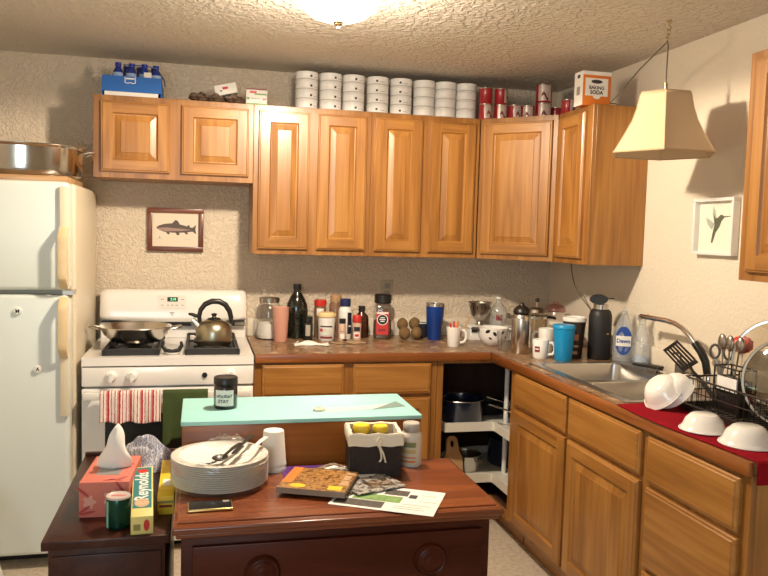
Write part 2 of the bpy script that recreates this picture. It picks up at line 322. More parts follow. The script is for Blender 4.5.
# ================================================================ THE SETTING
ZC = 2.384; YB = .04; XL = -3.52; YR = -5.4
struct(B().box(XL-.1, .1, YR-.1, YB+.1, -.08, 0).build('floor', M['floor']))
struct(B().box(XL-.1, .1, YR-.1, YB+.1, ZC, ZC+.08).build('ceiling', M['ceil']))
struct(B().box(XL-.1, .1, YB, YB+.1, 0, ZC).build('wall_back', M['wall']))
struct(B().box(0, .1, YR-.1, YB, 0, ZC).build('wall_right', M['wall_s']))
struct(B().box(XL-.1, XL, YR-.1, YB, 0, ZC).build('wall_left', M['wall_s']))
w = B(); wx0, wx1, wz0, wz1 = -3.35, -2.35, 1.0, 2.1
w.box(XL, wx0, YR-.1, YR, 0, ZC); w.box(wx1, 0, YR-.1, YR, 0, ZC); w.box(wx0, wx1, YR-.1, YR, 0, wz0); w.box(wx0, wx1, YR-.1, YR, wz1, ZC)
struct(w.build('wall_rear', M['wall_s']))
w = B(); w.box(wx0, wx0+.05, YR-.07, YR-.02, wz0, wz1); w.box(wx1-.05, wx1, YR-.07, YR-.02, wz0, wz1)
w.box(wx0+.05, wx1-.05, YR-.07, YR-.02, wz0, wz0+.05); w.box(wx0+.05, wx1-.05, YR-.07, YR-.02, wz1-.05, wz1); w.box(wx0+.05, wx1-.05, YR-.07, YR-.02, 1.53, 1.57)
wo = struct(w.build('window_1', M['white']))
B().box(wx0+.05, wx1-.05, YR-.05, YR-.045, wz0+.05, wz1-.05).build('pane', M['glass'], wo)

# ================================================================ CABINETS
def door_mesh(w, h, fw=.056, T=.020):
    """raised-panel door: x 0..w, z 0..h, back at y=0, front at y=-T. returns frame builder, panel builder"""
    b = B(); e = .007
    def ring(x0, z0, x1, z1, y0, X0, Z0, X1, Z1, y1, bb):
        A = [(x0,y0,z0),(x1,y0,z0),(x1,y0,z1),(x0,y0,z1)]; D = [(X0,y1,Z0),(X1,y1,Z0),(X1,y1,Z1),(X0,y1,Z1)]
        for i in range(4):
            j = (i+1) % 4; bb.mat(1 if (i in (0, 2) and bb is b) else 0)
            bb.add([A[i], A[j], D[j], D[i]], [(0,1,2,3)])
    ring(0,0,w,h,0, 0,0,w,h,-T+.008, b)
    ring(0,0,w,h,-T+.008, e*.5,e*.5,w-e*.5,h-e*.5,-T+.004, b)
    ring(e*.5,e*.5,w-e*.5,h-e*.5,-T+.004, e,e,w-e,h-e,-T+.004, b)
    ring(e,e,w-e,h-e,-T+.004, e+.004,e+.004,w-e-.004,h-e-.004,-T, b)
    q = e+.004; f = fw
    b.mat(0)
    b.add([(q,-T,q),(f,-T,q),(f,-T,h-q),(q,-T,h-q)], [(0,1,2,3)]); b.add([(w-f,-T,q),(w-q,-T,q),(w-q,-T,h-q),(w-f,-T,h-q)], [(0,1,2,3)])
    b.mat(1)
    b.add([(f,-T,q),(w-f,-T,q),(w-f,-T,f),(f,-T,f)], [(0,1,2,3)]); b.add([(f,-T,h-f),(w-f,-T,h-f),(w-f,-T,h-q),(f,-T,h-q)], [(0,1,2,3)])
    ring(f,f,w-f,h-f,-T, f+.004,f+.004,w-f-.004,h-f-.004,-T+.006, b)
    ring(f+.004,f+.004,w-f-.004,h-f-.004,-T+.006, f+.007,f+.007,w-f-.007,h-f-.007,-T+.009, b)
    b.mat(0); b.add([(0,0,0),(w,0,0),(w,0,h),(0,0,h)], [(0,3,2,1)])
    p = B(); g = f+.007; k = .030
    ring(g,g,w-g,h-g,-T+.009, g+.004,g+.004,w-g-.004,h-g-.004,-T+.0095, p)
    ring(g+.004,g+.004,w-g-.004,h-g-.004,-T+.0095, g+k,g+k,w-g-k,h-g-k,-T+.003, p)
    ring(g+k,g+k,w-g-k,h-g-k,-T+.003, g+k+.003,g+k+.003,w-g-k-.003,h-g-k-.003,-T+.001, p)
    g += k+.003; p.mat(0); p.add([(g,-T+.001,g),(w-g,-T+.001,g),(w-g,-T+.001,h-g),(g,-T+.001,h-g)], [(0,1,2,3)])
    return b, p
def drawer_mesh(w, h, T=.020):
    b = B(); R = [(0,0),(0,-T+.009),(.004,-T+.005),(.010,-T+.004),(.014,-T)]
    for (i0, y0), (i1, y1) in zip(R, R[1:]):
        A = [(i0,y0,i0),(w-i0,y0,i0),(w-i0,y0,h-i0),(i0,y0,h-i0)]; D = [(i1,y1,i1),(w-i1,y1,i1),(w-i1,y1,h-i1),(i1,y1,h-i1)]
        for i in range(4): j = (i+1) % 4; b.add([A[i],A[j],D[j],D[i]], [(0,1,2,3)])
    i = .014; b.add([(i,-T,i),(w-i,-T,i),(w-i,-T,h-i),(i,-T,h-i)], [(0,1,2,3)]); b.add([(0,0,0),(w,0,0),(w,0,h),(0,0,h)], [(0,3,2,1)])
    return b
def fronts(root, items, y=-.0005):
    for kind, x0, x1, z0, z1 in items:
        if kind == 'door':
            b, p = door_mesh(x1-x0, z1-z0)
            d = b.build('door', [M['oak_v'], M['oak_h']], root, at=(x0, y, z0), ang=20)
            p.build('door_panel', M['oak_v'], d, ang=20)
        else: drawer_mesh(x1-x0, z1-z0).build('drawer_front', M['oak_h'], root, at=(x0, y, z0), ang=20)
def cabinet(label, loc, rz, w, dep, h, items, group, toe=0, top=True):
    r = thing('wall_cabinet' if not toe else 'base_cabinet', label, 'cabinet', loc, rz, group)
    t = .016; b = B(); f = .0192
    b.box(0, t, f, dep, toe, h); b.box(w-t, w, f, dep, toe, h); b.box(t, w-t, f, dep, toe, toe+t); b.box(t, w-t, dep-.006, dep, toe+t, h)
    if top: b.box(t, w-t, f, dep-.006, h-t, h)
    if toe: b.box(0, t, .095, dep, 0, toe); b.box(w-t, w, .095, dep, 0, toe)
    b.build('carcass', M['oak_v'], r, bev=.0008, seg=1)
    B().box(0, w, 0, .019, toe, h).build('face_frame', M['oak_d'], r, bev=.0012, seg=1)
    if toe: B().box(.0165, w-.0165, .075, .093, 0, toe-.001).build('toe_kick', M['oak_h'], r)
    fronts(r, items); return r
ZU, ZT, ZS, YF = 1.384, 2.143, 1.7445, -.30
HU = ZT-ZU; g1 = 'oak wall cabinets'
D2 = lambda w, h, s=.025: [('door', s, w/2-.022, .028, h-.028), ('door', w/2+.022, w-s, .028, h-.028)]
cabinet('short two-door oak wall cabinet above the range', (-2.602, YF, ZS), 0, .769, .339, ZT-ZS, [('door',.035,.36,.03,ZT-ZS-.028),('door',.415,.745,.03,ZT-ZS-.028)], g1)
cabinet('tall two-door oak wall cabinet over the flour jar, right of the short one', (-1.8315, YF, ZU), 0, .613, .339, HU, D2(.613, HU), g1)
cabinet('tall two-door oak wall cabinet between its twin and the diagonal corner cabinet', (-1.2175, YF, ZU), 0, .603, .339, HU, D2(.603, HU), g1)
# diagonal corner unit
r = thing('corner_wall_cabinet', 'diagonal one-door oak corner wall cabinet with red cans on top', 'cabinet', (-.6135, -.30, ZU), -PI/4, g1)
Ri = Matrix.Rotation(PI/4, 3, 'Z')
pts = [(-.6135, .039), (-.6135, -.30+.029), (-.30+.029, -.6135), (-.001, -.6135), (-.001, .039)]
pl = [tuple((Ri @ Vector((x+.6135, y+.30, 0)))[:2]) for x, y in pts]
B().prism(pl, 0, HU).build('carcass', M['oak_v'], r, bev=.0008, seg=1)
wd = math.hypot(.3135, .3135)
B().box(.004, wd-.004, .001, .018, 0, HU).build('face_frame', M['oak_d'], r, bev=.0012, seg=1)
fronts(r, [('door', .03, wd-.03, .028, HU-.028)], .0005)
cabinet('narrow one-door oak wall cabinet on the right wall under the orange box', (YF, -.6145, ZU), -PI/2, .354, .298, HU, [('door', .025, .30, .028, HU-.028)], g1)
r = cabinet('oak wall cabinet at the right picture edge, beside the bird picture', (YF, -2.027, ZU), -PI/2, .91, .298, HU, D2(.91, HU, .045), g1)
B().box(.05, .86, .03, .29, HU, HU+.03).build('top_trim', M['oak_h'], r, bev=.003)

# base run
HB = .8755; TK = .114; g2 = 'oak base cabinets'
def dd(x0, x1): return [('drawer', x0, x1, .706, .862), ('door', x0, x1, .14, .688)]
cabinet('oak base cabinet with two drawers beside the white range', (-1.832, -.61, 0), 0, .917, .645, HB, dd(.036,.436)+dd(.482,.884), g2, TK, False)
cabinet('wide oak sink base cabinet with two drawer fronts over two doors', (-.61, -.896, 0), -PI/2, 1.1225, .605, HB, dd(.032,.556)+dd(.578,1.104), g2, TK, False)
cabinet('oak drawer cabinet at the near end of the counter under the red cloth', (-.61, -2.019, 0), -PI/2, .503, .605, HB,
        [('drawer',.022,.472,.698,.856),('drawer',.022,.472,.408,.682),('drawer',.022,.472,.135,.392)], g2, TK, False)
# corner unit, doors swung away, open front
r = thing('corner_base_cabinet', 'open oak corner base cabinet with dark inside and turning shelves', 'cabinet', (-.61, -.61, 0), 0, g2)
o = (-.61, -.61, 0)
B(o).box(-.913, -.896, -.59, .038, TK, HB).build('side_panel', M['oak_v'], r); B(o).box(-.59, -.002, -.894, -.878, TK, HB).build('side_panel', M['oak_v'], r)
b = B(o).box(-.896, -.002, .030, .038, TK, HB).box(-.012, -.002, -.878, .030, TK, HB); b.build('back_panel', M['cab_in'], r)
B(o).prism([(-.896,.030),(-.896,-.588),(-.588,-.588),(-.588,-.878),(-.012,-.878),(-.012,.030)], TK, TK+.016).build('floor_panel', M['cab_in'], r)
b = B(o)
b.box(-.913, -.880, -.61, -.591, TK, HB); b.box(-.880, -.591, -.61, -.591, .855, HB); b.box(-.61, -.591, -.855, -.61, .855, HB); b.box(-.61, -.591, -.895, -.855, TK, HB)
b.box(-.880, -.591, -.61, -.591, TK, .150); b.box(-.61, -.591, -.855, -.61, TK, .150)
b.build('face_frame', M['oak_d'], r, bev=.001, seg=1)
B(o).box(-.913, -.535, -.535, -.518, 0, TK-.001).box(-.535, -.518, -.895, -.535, 0, TK-.001).build('toe_kick', M['oak_h'], r)
B(o).box(-.605, -.596, -.849, -.8445, .70, .75).build('latch', M['white'], r)

# ---------------------------------------------------------------- countertop with sink cut-out
CZ = .914; CE = -.6327; YE = -2.533; sx0, sx1, sy0, sy1 = -.555, -.055, -1.80, -.985
r = thing('countertop', 'speckled brown L-shaped countertop with stained wood front edge', 'countertop', (-.9, -.3, .876))
o = (-.9, -.3, .876)
b = B(o); z0 = .8762; E1 = CE+.020
b.box(-1.831, 0, E1, YB, z0, CZ)
b.box(E1, 0, sy1, E1, z0, CZ); b.box(E1, sx0, sy0, sy1, z0, CZ); b.box(sx1, 0, sy0, sy1, z0, CZ); b.box(E1, 0, YE, sy0, z0, CZ)
b.build('laminate_top', M['laminate'], r, flat=True)
B(o).box(-1.831, CE, CE, E1-.0003, z0-.004, CZ-.0005).build('front_edge', M['edge'], r, bev=.004)
B(o).box(CE, E1-.0003, YE, CE+.02, z0-.004, CZ-.0005).build('front_edge', M['edge_y'], r, bev=.004)
B(o).box(-1.831, -.001, YB-.019, YB-.0005, CZ, CZ+.10).box(-.019, -.0005, YE, YB-.02, CZ, CZ+.10).build('backsplash', M['wall_s'], r, bev=.003)

# ---------------------------------------------------------------- sink
r = thing('kitchen_sink', 'double-bowl stainless steel sink set into the counter', 'sink', (-.305, -1.39, CZ)); o = (-.305, -1.39, CZ)
b = B(o); Xa, Xb, Ya, Yb = -.572, -.038, -1.815, -.970
ym = -1.43; bowls = [(-.535, -.13, ym+.016, -1.005), (-.535, -.13, -1.78, ym-.016)]
zt = CZ+.004
ys = sorted({Ya, Yb, *[q for bw in bowls for q in bw[2:]]}); xs = [Xa, -.535, -.13, Xb]
for i in range(3):
    for j in range(len(ys)-1):
        if i == 1 and any(bw[2] <= ys[j] and ys[j+1] <= bw[3] for bw in bowls): continue
        b.add([(xs[i],ys[j],zt),(xs[i+1],ys[j],zt),(xs[i+1],ys[j+1],zt),(xs[i],ys[j+1],zt)], [(0,1,2,3)])
for (x0,x1,y0,y1) in [(Xa,Xb,Ya,Yb)]:
    P = [(x0,y0),(x1,y0),(x1,y1),(x0,y1)]
    for i in range(4): j=(i+1)%4; b.add([(*P[i],zt),(*P[j],zt),(*P[j],CZ+.0002),(*P[i],CZ+.0002)], [(0,1,2,3)])
b.build('rim', M['sink'], r, flat=True)
for (x0,x1,y0,y1) in bowls:
    b = B(o); rows = []
    def rr(i, z, rad):
        out = []
        for cx, cy, a0 in ((x1-i-rad, y1-i-rad, 0), (x0+i+rad, y1-i-rad, 90), (x0+i+rad, y0+i+rad, 180), (x1-i-rad, y0+i+rad, 270)):
            for k in range(7): a = math.radians(a0+15*k); out.append((cx+rad*math.cos(a), cy+rad*math.sin(a), z))
        return out
    R = [rr(-.001, zt+.0003, .012), rr(.004, zt-.006, .04), rr(.010, CZ-.10, .05), rr(.016, CZ-.165, .055), rr(.04, CZ-.185, .05), rr(.15, CZ-.19, .02)]
    n = len(R[0]); b.add([q for k in R for q in k], [(k*n+i, k*n+(i+1)%n, (k+1)*n+(i+1)%n, (k+1)*n+i) for k in range(len(R)-1) for i in range(n)]+[tuple((len(R)-1)*n+i for i in range(n))])
    b.build('bowl', M['sink'], r, ang=50)
    B(o).lathe([(0,.002),(.03,.002),(.042,.004),(.045,0)], ((x0+x1)/2, (y0+y1)/2, CZ-.19), 24).build('drain', M['chrome'], r)
# faucet
r = thing('faucet', 'swivel kitchen faucet with long chrome spout and black riser behind the spatula', 'faucet', (-.085, -1.615, CZ+.0042)); o = (-.085, -1.615, CZ+.0042)
B(o).lathe([(0,0),(.032,0),(.032,.012),(.022,.02),(.02,.05),(.016,.06),(0,.06)], (-.085,-1.615,CZ+.0042), 24).build('base', M['chrome'], r)
B(o).tube([(-.088,-1.612,.975),(-.094,-1.605,1.025),(-.104,-1.588,1.062),(-.112,-1.556,1.094)], [.015,.016,.017,.0165], 14).build('riser', M['black'], r)
B(o).tube([(-.111,-1.558,1.092),(-.115,-1.522,1.121),(-.119,-1.478,1.147),(-.121,-1.43,1.160),(-.122,-1.37,1.165),(-.122,-1.17,1.162)], .0115, 14).build('spout', M['chrome'], r)
B(o).lathe([(0,0),(.012,0),(.012,.022),(0,.022)], (-.122,-1.17,1.143), 18).build('aerator', M['chrome'], r)
B(o).tube([(-.085,-1.60,.955),(-.11,-1.56,.965),(-.125,-1.53,.972)], [.006,.006,.008], 10).build('lever', M['chrome'], r)

# ================================================================ REFRIGERATOR
FX0, FX1 = -3.40, -2.625; r = thing('refrigerator', 'off-white two-door refrigerator with yellowed handles at the left wall', 'refrigerator', (-3.01, -.35, 0)); o = (-3.01, -.35, 0)
B(o).box(FX0, FX1, -.685, .0, .055, 1.688).build('body', M['fridge_s'], r, bev=.018, seg=4)
B(o).box(FX0+.01, FX1-.02, -.66, -.05, 0, .054).build('kick_plate', M['dark'], r)
def fdoor(z0, z1, hz0, hz1, tz0, tz1):
    d = B(o).box(FX0, FX1-.012, -.79, -.695, z0, z1).build('door', M['fridge'], r, bev=.020, seg=4)
    b = B(o); b.box(-2.672, -2.634, -.806, -.7905, tz0, tz1); b.build('handle_trim', M['trim_cream'], d, bev=.005)
    b = B(o); n = 16                                                 # long grip bowed away from the door
    P = [(-2.653, -.81-.038*min(1, math.sin(PI*i/n)*2.2), hz0+(hz1-hz0)*i/n) for i in range(n+1)]
    vs = []; fs = []
    for (x, y, z) in P: vs += [(x-.02, y, z), (x+.016, y, z), (x+.016, y+.012, z), (x-.02, y+.012, z)]
    for i in range(n):
        for k in range(4): fs.append((i*4+k, i*4+(k+1)%4, i*4+4+(k+1)%4, i*4+4+k))
    fs += [(3,2,1,0), tuple(n*4+k for k in range(4))]
    b.add(vs, fs).build('handle', M['ivory'], d, bev=.003)
    B(o).box(FX0+.01, FX1-.02, -.6945, -.6855, z0+.01, z1-.01).build('gasket', M['dark'], d)
    return d
d = fdoor(1.226, 1.690, 1.235, 1.50, 1.232, 1.67)
B(o).box(-2.655, -2.635, -.7925, -.7895, 1.640, 1.660).build('badge', M['black'], d)
d = fdoor(.066, 1.206, .935, 1.20, .68, 1.20)
B(o).box(-2.665, -2.62, -.775, -.70, 1.2065, 1.2255).build('hinge', M['steel_d'], r)

def magnet(x, z, ch, label):
    t = thing('letter_magnet', label, 'magnet', (x, -.7905, z), 0, 'letter magnets on the fridge door')
    b = B(); b.xf(Matrix.Rotation(PI/2, 4, 'X')); b.lathe([(0,0),(.017,0),(.017,.004),(.014,.010),(0,.011)], n=24); b.build('button', M['white'], t)
    B().text(ch, .021, lambda x, y: (x, -.0115, y), bold=.0006).build('lettering', M['black'], t)
magnet(-2.839, 1.138, 'M', 'round white magnet with a black M, high on the fridge door')
magnet(-2.761, .888, 'A', 'round white magnet with a black A, lower on the fridge door')

# ================================================================ RANGE
RX0, RX1 = -2.601, -1.842; RC = (RX0+RX1)/2
r = thing('gas_range', 'white gas range with clock panel between fridge and oak cabinets', 'stove', (RC, -.33, 0)); o = (RC, -.33, 0)
B(o).box(RX0+.004, RX1-.004, -.64, .02, .03, .878).build('body', M['enamel'], r, bev=.004)
B(o).box(RX0+.02, RX1-.02, -.60, 0, 0, .029).build('base', M['dark'], r)
# cooktop: a tray with two sunken burner wells
b = B(o); wells = [(-2.52, -2.27, -.645, -.09), (-2.15, -1.91, -.645, -.09)]; yf = -.692
xs = [RX0, -2.52, -2.27, -2.15, -1.91, RX1]; ys = [yf, -.645, -.09, -.055]
for i in range(5):
    for j in range(3):
        if j == 1 and i in (1, 3):
            x0, x1, y0, y1 = xs[i], xs[i+1], ys[1], ys[2]
            P = [(x0,y0),(x1,y0),(x1,y1),(x0,y1)]; q = .012
            Q = [(x0+q,y0+q),(x1-q,y0+q),(x1-q,y1-q),(x0+q,y1-q)]
            for k in range(4): l=(k+1)%4; b.add([(*P[k],.918),(*P[l],.918),(*Q[l],.904),(*Q[k],.904)], [(0,1,2,3)])
            b.mat(1); b.add([(*p,.904) for p in Q], [(0,1,2,3)]); b.mat(0)
        else: b.add([(xs[i],ys[j],.918),(xs[i+1],ys[j],.918),(xs[i+1],ys[j+1],.918),(xs[i],ys[j+1],.918)], [(0,1,2,3)])
P = [(RX0,yf),(RX1,yf),(RX1,-.055),(RX0,-.055)]
for k in range(4): l=(k+1)%4; b.add([(*P[k],.918),(*P[l],.918),(*P[l],.879),(*P[k],.879)], [(0,1,2,3)])
b.build('cooktop', [M['enamel'], M['black']], r, bev=.004)
for cx in (-2.395, -2.03):
    for cy in (-.47, -.22):
        B(o).lathe([(0,.9045),(.045,.9045),(.05,.914),(.036,.922),(.034,.930),(0,.931)], (cx,cy,0), 28).build('burner', M['steel_d'], r)
    g = B(o)
    for (x0, x1, y0, y1) in [(cx-.118, cx+.118, -.640, -.093)]:
        zg = .943; t = .0065
        g.tube([(x0,y0,zg),(x1,y0,zg),(x1,y1,zg),(x0,y1,zg)], t, 8, True); g.tube([(x0,-.345,zg),(x1,-.345,zg)], t)
        for (fx, fy) in [(x0,y0),(x1,y0),(x0,y1),(x1,y1),(x0,-.345),(x1,-.345)]: g.tube([(fx,fy,.9045),(fx,fy,zg)], .009)
        for cy in (-.47, -.22):
            for a in range(4):
                dx, dy = math.cos(PI/4+a*PI/2), math.sin(PI/4+a*PI/2)
                g.tube([(cx+dx*.03,cy+dy*.03,zg+.002),(cx+dx*.07,cy+dy*.07,zg+.003),(cx+dx*.155*.75,cy+dy*.12,zg)], .0065)
        # broad cast side plates that slope down into the well
        g.box(x0-.004, x0+.010, y0, y1, .906, zg); g.box(x1-.010, x1+.004, y0, y1, .906, zg); g.box(x0, x1, y0-.003, y0+.006, .918, zg)
    g.build('burner_grate', M['iron'], r, bev=0)
# front: control panel, oven door, drawer
B(o).box(RX0, RX1, -.690, -.641, .786, .873).build('control_panel', M['enamel'], r, bev=.004)
d = B(o).box(RX0, RX1, -.690, -.641, .245, .775).build('oven_door', M['enamel'], r, bev=.005)
B(o).box(RX0+.10, RX1-.10, -.6925, -.6905, .36, .66).build('oven_window', M['black'], d)
b = B(o); b.box(RX0+.012, RX1-.012, -.752, -.728, .737, .769); b.box(RX0+.012, RX0+.055, -.728, -.6905, .739, .767); b.box(RX1-.055, RX1-.012, -.728, -.6905, .739, .767)
b.build('handle', M['enamel'], d, bev=.004)
B(o).box(RX0, RX1, -.688, -.641, .05, .235).build('storage_drawer', M['enamel'], r, bev=.005)
for kx in (-2.475, -2.385, -1.945):
    k = B(o); k.xf(Matrix.Translation((kx, -.6905, .832)) @ Matrix.Rotation(PI/2, 4, 'X'))
    k.lathe([(0,0),(.026,0),(.026,.006),(.021,.010),(.019,.028),(.016,.032),(0,.032)], n=28)
    k.box(-.006, .006, -.020, .020, .031, .040); k.build('knob', M['white'], r, bev=0)
k = B(o); k.xf(Matrix.Translation((-2.065, -.6905, .832)) @ Matrix.Rotation(PI/2, 4, 'X')); k.lathe([(0,0),(.012,0),(.012,.006),(0,.007)], n=20); k.build('knob_stem', M['black'], r)
# backguard with a rounded, bulged face
bg = B(o); n = 28; m = 6; x0, x1 = RX0+.004, RX1-.004
prof = [(-.098, 1.008), (-.104, 1.022), (-.100, 1.06), (-.090, 1.11), (-.076, 1.152), (-.064, 1.168), (-.045, 1.175), (-.012, 1.175)]
def bgp(u, v):
    t = v*(len(prof)-1); i = min(int(t), len(prof)-2); f = t-i
    y = prof[i][0]*(1-f)+prof[i+1][0]*f; z = prof[i][1]*(1-f)+prof[i+1][1]*f
    e = min(u, 1-u)*(x1-x0); k = max(0, 1-e/.03); z -= (z-1.008)*.05*k*k; y += .02*k*k*(1 if v < .9 else 0)
    z += (.018*(1-abs(2*u-1)**2.5) - .018)*(-1)*(1-v)**3
    return (x0+(x1-x0)*u, y, z)
bg.surf(bgp, 40, 21); bg.box(x0+.002, x1-.002, -.058, .03, .919, 1.150)
bk = bg.build('backguard', M['enamel'], r, ang=50)
B(o).box(x0+.006, x1-.006, -.088, -.0585, .984, 1.012).build('vent_strip', M['black'], bk, bev=.003)
for q in (-1, 1): B(o).box(RC+q*.345-.028, RC+q*.345+.028, -.091, -.0885, .988, 1.004).build('vent_cap', M['steel_d'], bk)
pc = -2.232
def slab(name, x0, x1, z0, z1, m, par, e=.0015):
    P = [(x0,z0),(x1,z0),(x1,z1),(x0,z1)]; yy = lambda z: (-.100-.0022 if z < 1.07 else -.100+(z-1.06)*.2-.0022)
    b = B(o); b.add([(x, yy(z)-e, z) for x,z in P]+[(x, yy(z)+.003, z) for x,z in P], [(0,1,2,3),(7,6,5,4),(0,4,5,1),(1,5,6,2),(2,6,7,3),(3,7,4,0)])
    return b.build(name, m, par)
pn = slab('clock_panel', pc-.072, pc+.072, 1.078, 1.148, M['panel'], r, .001)
slab('display', pc-.026, pc+.028, 1.116, 1.139, M['black'], pn, .002)
yz = lambda z: -.100+(z-1.06)*.2-.0022-.0030
B(o).text('2:18', .017, lambda x, y: (pc+.004+x, yz(1.1275+y), 1.1275+y), bold=.0004).build('digits', M['green_led'], pn)
for bx in (-.052, -.022, 0, .022, .052): B(o).box(pc+bx-.006, pc+bx+.006, yz(1.097)+.0012, yz(1.097)+.004, 1.095, 1.099).build('button_mark', M['grey'], pn)
for bx in (-.052, .052): B(o).box(pc+bx-.008, pc+bx+.008, yz(1.127)+.0012, yz(1.127)+.004, 1.125, 1.129).build('button_mark', M['grey'], pn)
b = B(o); b.box(pc-.012, pc+.012, -.1045, -.099, 1.055, 1.059); b.box(pc-.007, pc+.007, -.1045, -.099, 1.044, 1.047); b.build('emblem', M['grey'], bk)
B(o).box(RX0+.045, RX0+.060, -.0795, -.0745, 1.130, 1.143).build('emblem', M['grey'], bk)

# towels on the oven handle
def drape(name, x0, x1, zf, zb, m, label, cat, amp, fr, tilt=0, grp=None):
    yh, zt_, rr = -.740, .7705, .0165
    path = [(yh-rr-.002, zf), (yh-rr-.001, .735), (yh-rr, .755), (yh-rr*.8, zt_+.002), (yh, zt_+.006), (yh+rr*.8, zt_+.002), (yh+rr*.95, .755), (yh+rr, zb)]
    # arc-length table
    L = [0]
    for a, b_ in zip(path, path[1:]): L.append(L[-1]+math.dist(a, b_))
    def fn(u, v):
        t = v*L[-1]; i = 0
        while i < len(L)-2 and t > L[i+1]: i += 1
        f = (t-L[i])/(L[i+1]-L[i]); y = path[i][0]*(1-f)+path[i+1][0]*f; z = path[i][1]*(1-f)+path[i+1][1]*f
        d = max(0, (.765-z)/.1) if v < .5 else 0
        y -= amp*d*(1+math.sin(u*fr+1)) ; z += tilt*(u-.5)*d + .004*d*math.sin(u*fr*.7)
        x = x0+(x1-x0)*u + .004*d*math.sin(u*fr*1.3)
        return (x-(x0+x1)/2, y-yh, z-.76)
    ob = B().surf(fn, 48, 40).build(name, m, at=((x0+x1)/2, yh, .76), solid=.0025, ang=80)
    return tag(ob, label, cat, grp)
drape('dish_towel', -2.515, -2.255, .636, .68, M['towel_red'], 'red and white striped dish towel hanging on the oven handle', 'towel', .006, 22, -.004)
drape('dish_towel', -2.248, -2.05, .575, .66, M['towel_green'], 'dark green dish towel hanging on the oven handle', 'towel', .005, 14, .06)

# pan, kettle and rest on the range
def handle_loop(c, w, d, h, s=1):
    """loop handle pointing along s*x"""
    return [(c[0], c[1]-w, c[2]), (c[0]+s*d*.6, c[1]-w*.9, c[2]+h*.7), (c[0]+s*d, c[1]-w*.5, c[2]+h), (c[0]+s*d, c[1]+w*.5, c[2]+h), (c[0]+s*d*.6, c[1]+w*.9, c[2]+h*.7), (c[0], c[1]+w, c[2])]
r = thing('saute_pan', 'wide shallow steel pan with two loop handles on the left burners', 'pan', (-2.392, -.41, .9475)); r.scale = (.90, .90, .92)
B().lathe([(0,0),(.10,0),(.13,.012),(.165,.045),(.183,.078),(.190,.086),(.188,.089),(.180,.080),(.160,.046),(.125,.014),(.10,.004),(0,.004)], n=56).build('pan_body', M['steel'], r, ang=50)
for s_ in (-1, 1): B().tube(handle_loop((s_*.180, 0, .072), .045, .055, .012, s_), .006, 8).build('handle', M['steel_d'], r)
r = thing('tea_kettle', 'brushed steel tea kettle with black arched handle on the right burners', 'kettle', (-2.022, -.50, .9475)); r.scale = (.97, .97, 1.08)
B().lathe([(0,0),(.082,0),(.088,.006),(.089,.03),(.088,.058),(.081,.083),(.062,.102),(.036,.112),(0,.113)], n=48).build('kettle_body', M['bronze'], r, ang=50)
B().lathe([(.036,.1125),(.03,.118),(.012,.121),(.009,.127),(.014,.132),(.014,.138),(0,.142)], n=24).build('lid', M['black'], r)
B().tube([(-.070,.0,.070),(-.095,0,.096),(-.108,0,.108)], [.022,.017,.014], 16).build('spout', M['steel_d'], r)
B().tube([(-.125,0,.137),(-.105,0,.134),(-.09,0,.128),(-.072,0,.128)], [.005,.008,.009,.006], 10).build('spout_lever', M['black'], r)
B().tube([(-.068,0,.098),(-.073,0,.125),(-.066,0,.155),(-.045,0,.180),(-.012,0,.194),(.025,0,.193),(.055,0,.178),(.075,0,.15),(.083,0,.12),(.082,0,.092)], [.009,.011,.012,.0125,.013,.013,.013,.013,.0125,.009], 12).build('handle', M['black'], r)
B().box(.070,.086,-.006,.006,.078,.098).build('handle_bracket', M['steel_d'], r); B().box(-.076,-.062,-.006,.006,.082,.102).build('handle_bracket', M['steel_d'], r)
r = thing('spoon_rest', 'small white spoon rest with a black U-shaped grip between the burners', 'spoon rest', (-2.214, -.60, .9182), 0)
B().lathe([(0,.002),(.030,.002),(.040,.010),(.044,.012),(.040,.008),(.032,0),(0,0)], n=32, sx=.9, sy=1.2).build('dish', M['ceramic'], r)
B().tube([(-.040,0,.058),(-.043,0,.038),(-.030,-.01,.018),(0,-.015,.0105),(.030,-.01,.018),(.043,0,.038),(.040,0,.058)], [.006,.009,.011,.012,.011,.009,.006], 10, flat=.8).build('grip', M['black'], r)

# oval roaster on a board, on the fridge
t = B().box(-.30,.30,-.24,.20,0,.030).build('cutting_board', M['board'], at=(-2.955,-.46,1.6885), bev=.006); tag(t, 'thin wooden board under the roasting pan on the fridge top', 'cutting board')
r = thing('roasting_pan', 'large oval steel roasting pan on top of the refrigerator', 'pan', (-2.895, -.46, 1.7195))
B().lathe([(0,0),(.245,0),(.262,.010),(.268,.03),(.272,.130),(.284,.139),(.284,.143),(.270,.142),(.264,.128),(.260,.02),(.24,.006),(0,.006)], n=64, sx=1, sy=.70).build('pan_body', M['roaster'], r, ang=40)
for s_ in (-1,1):
    h = B().tube(handle_loop((s_*.271,0,.112), .05, .048, .014, s_), .0055, 10).build('handle', M['steel'], r)

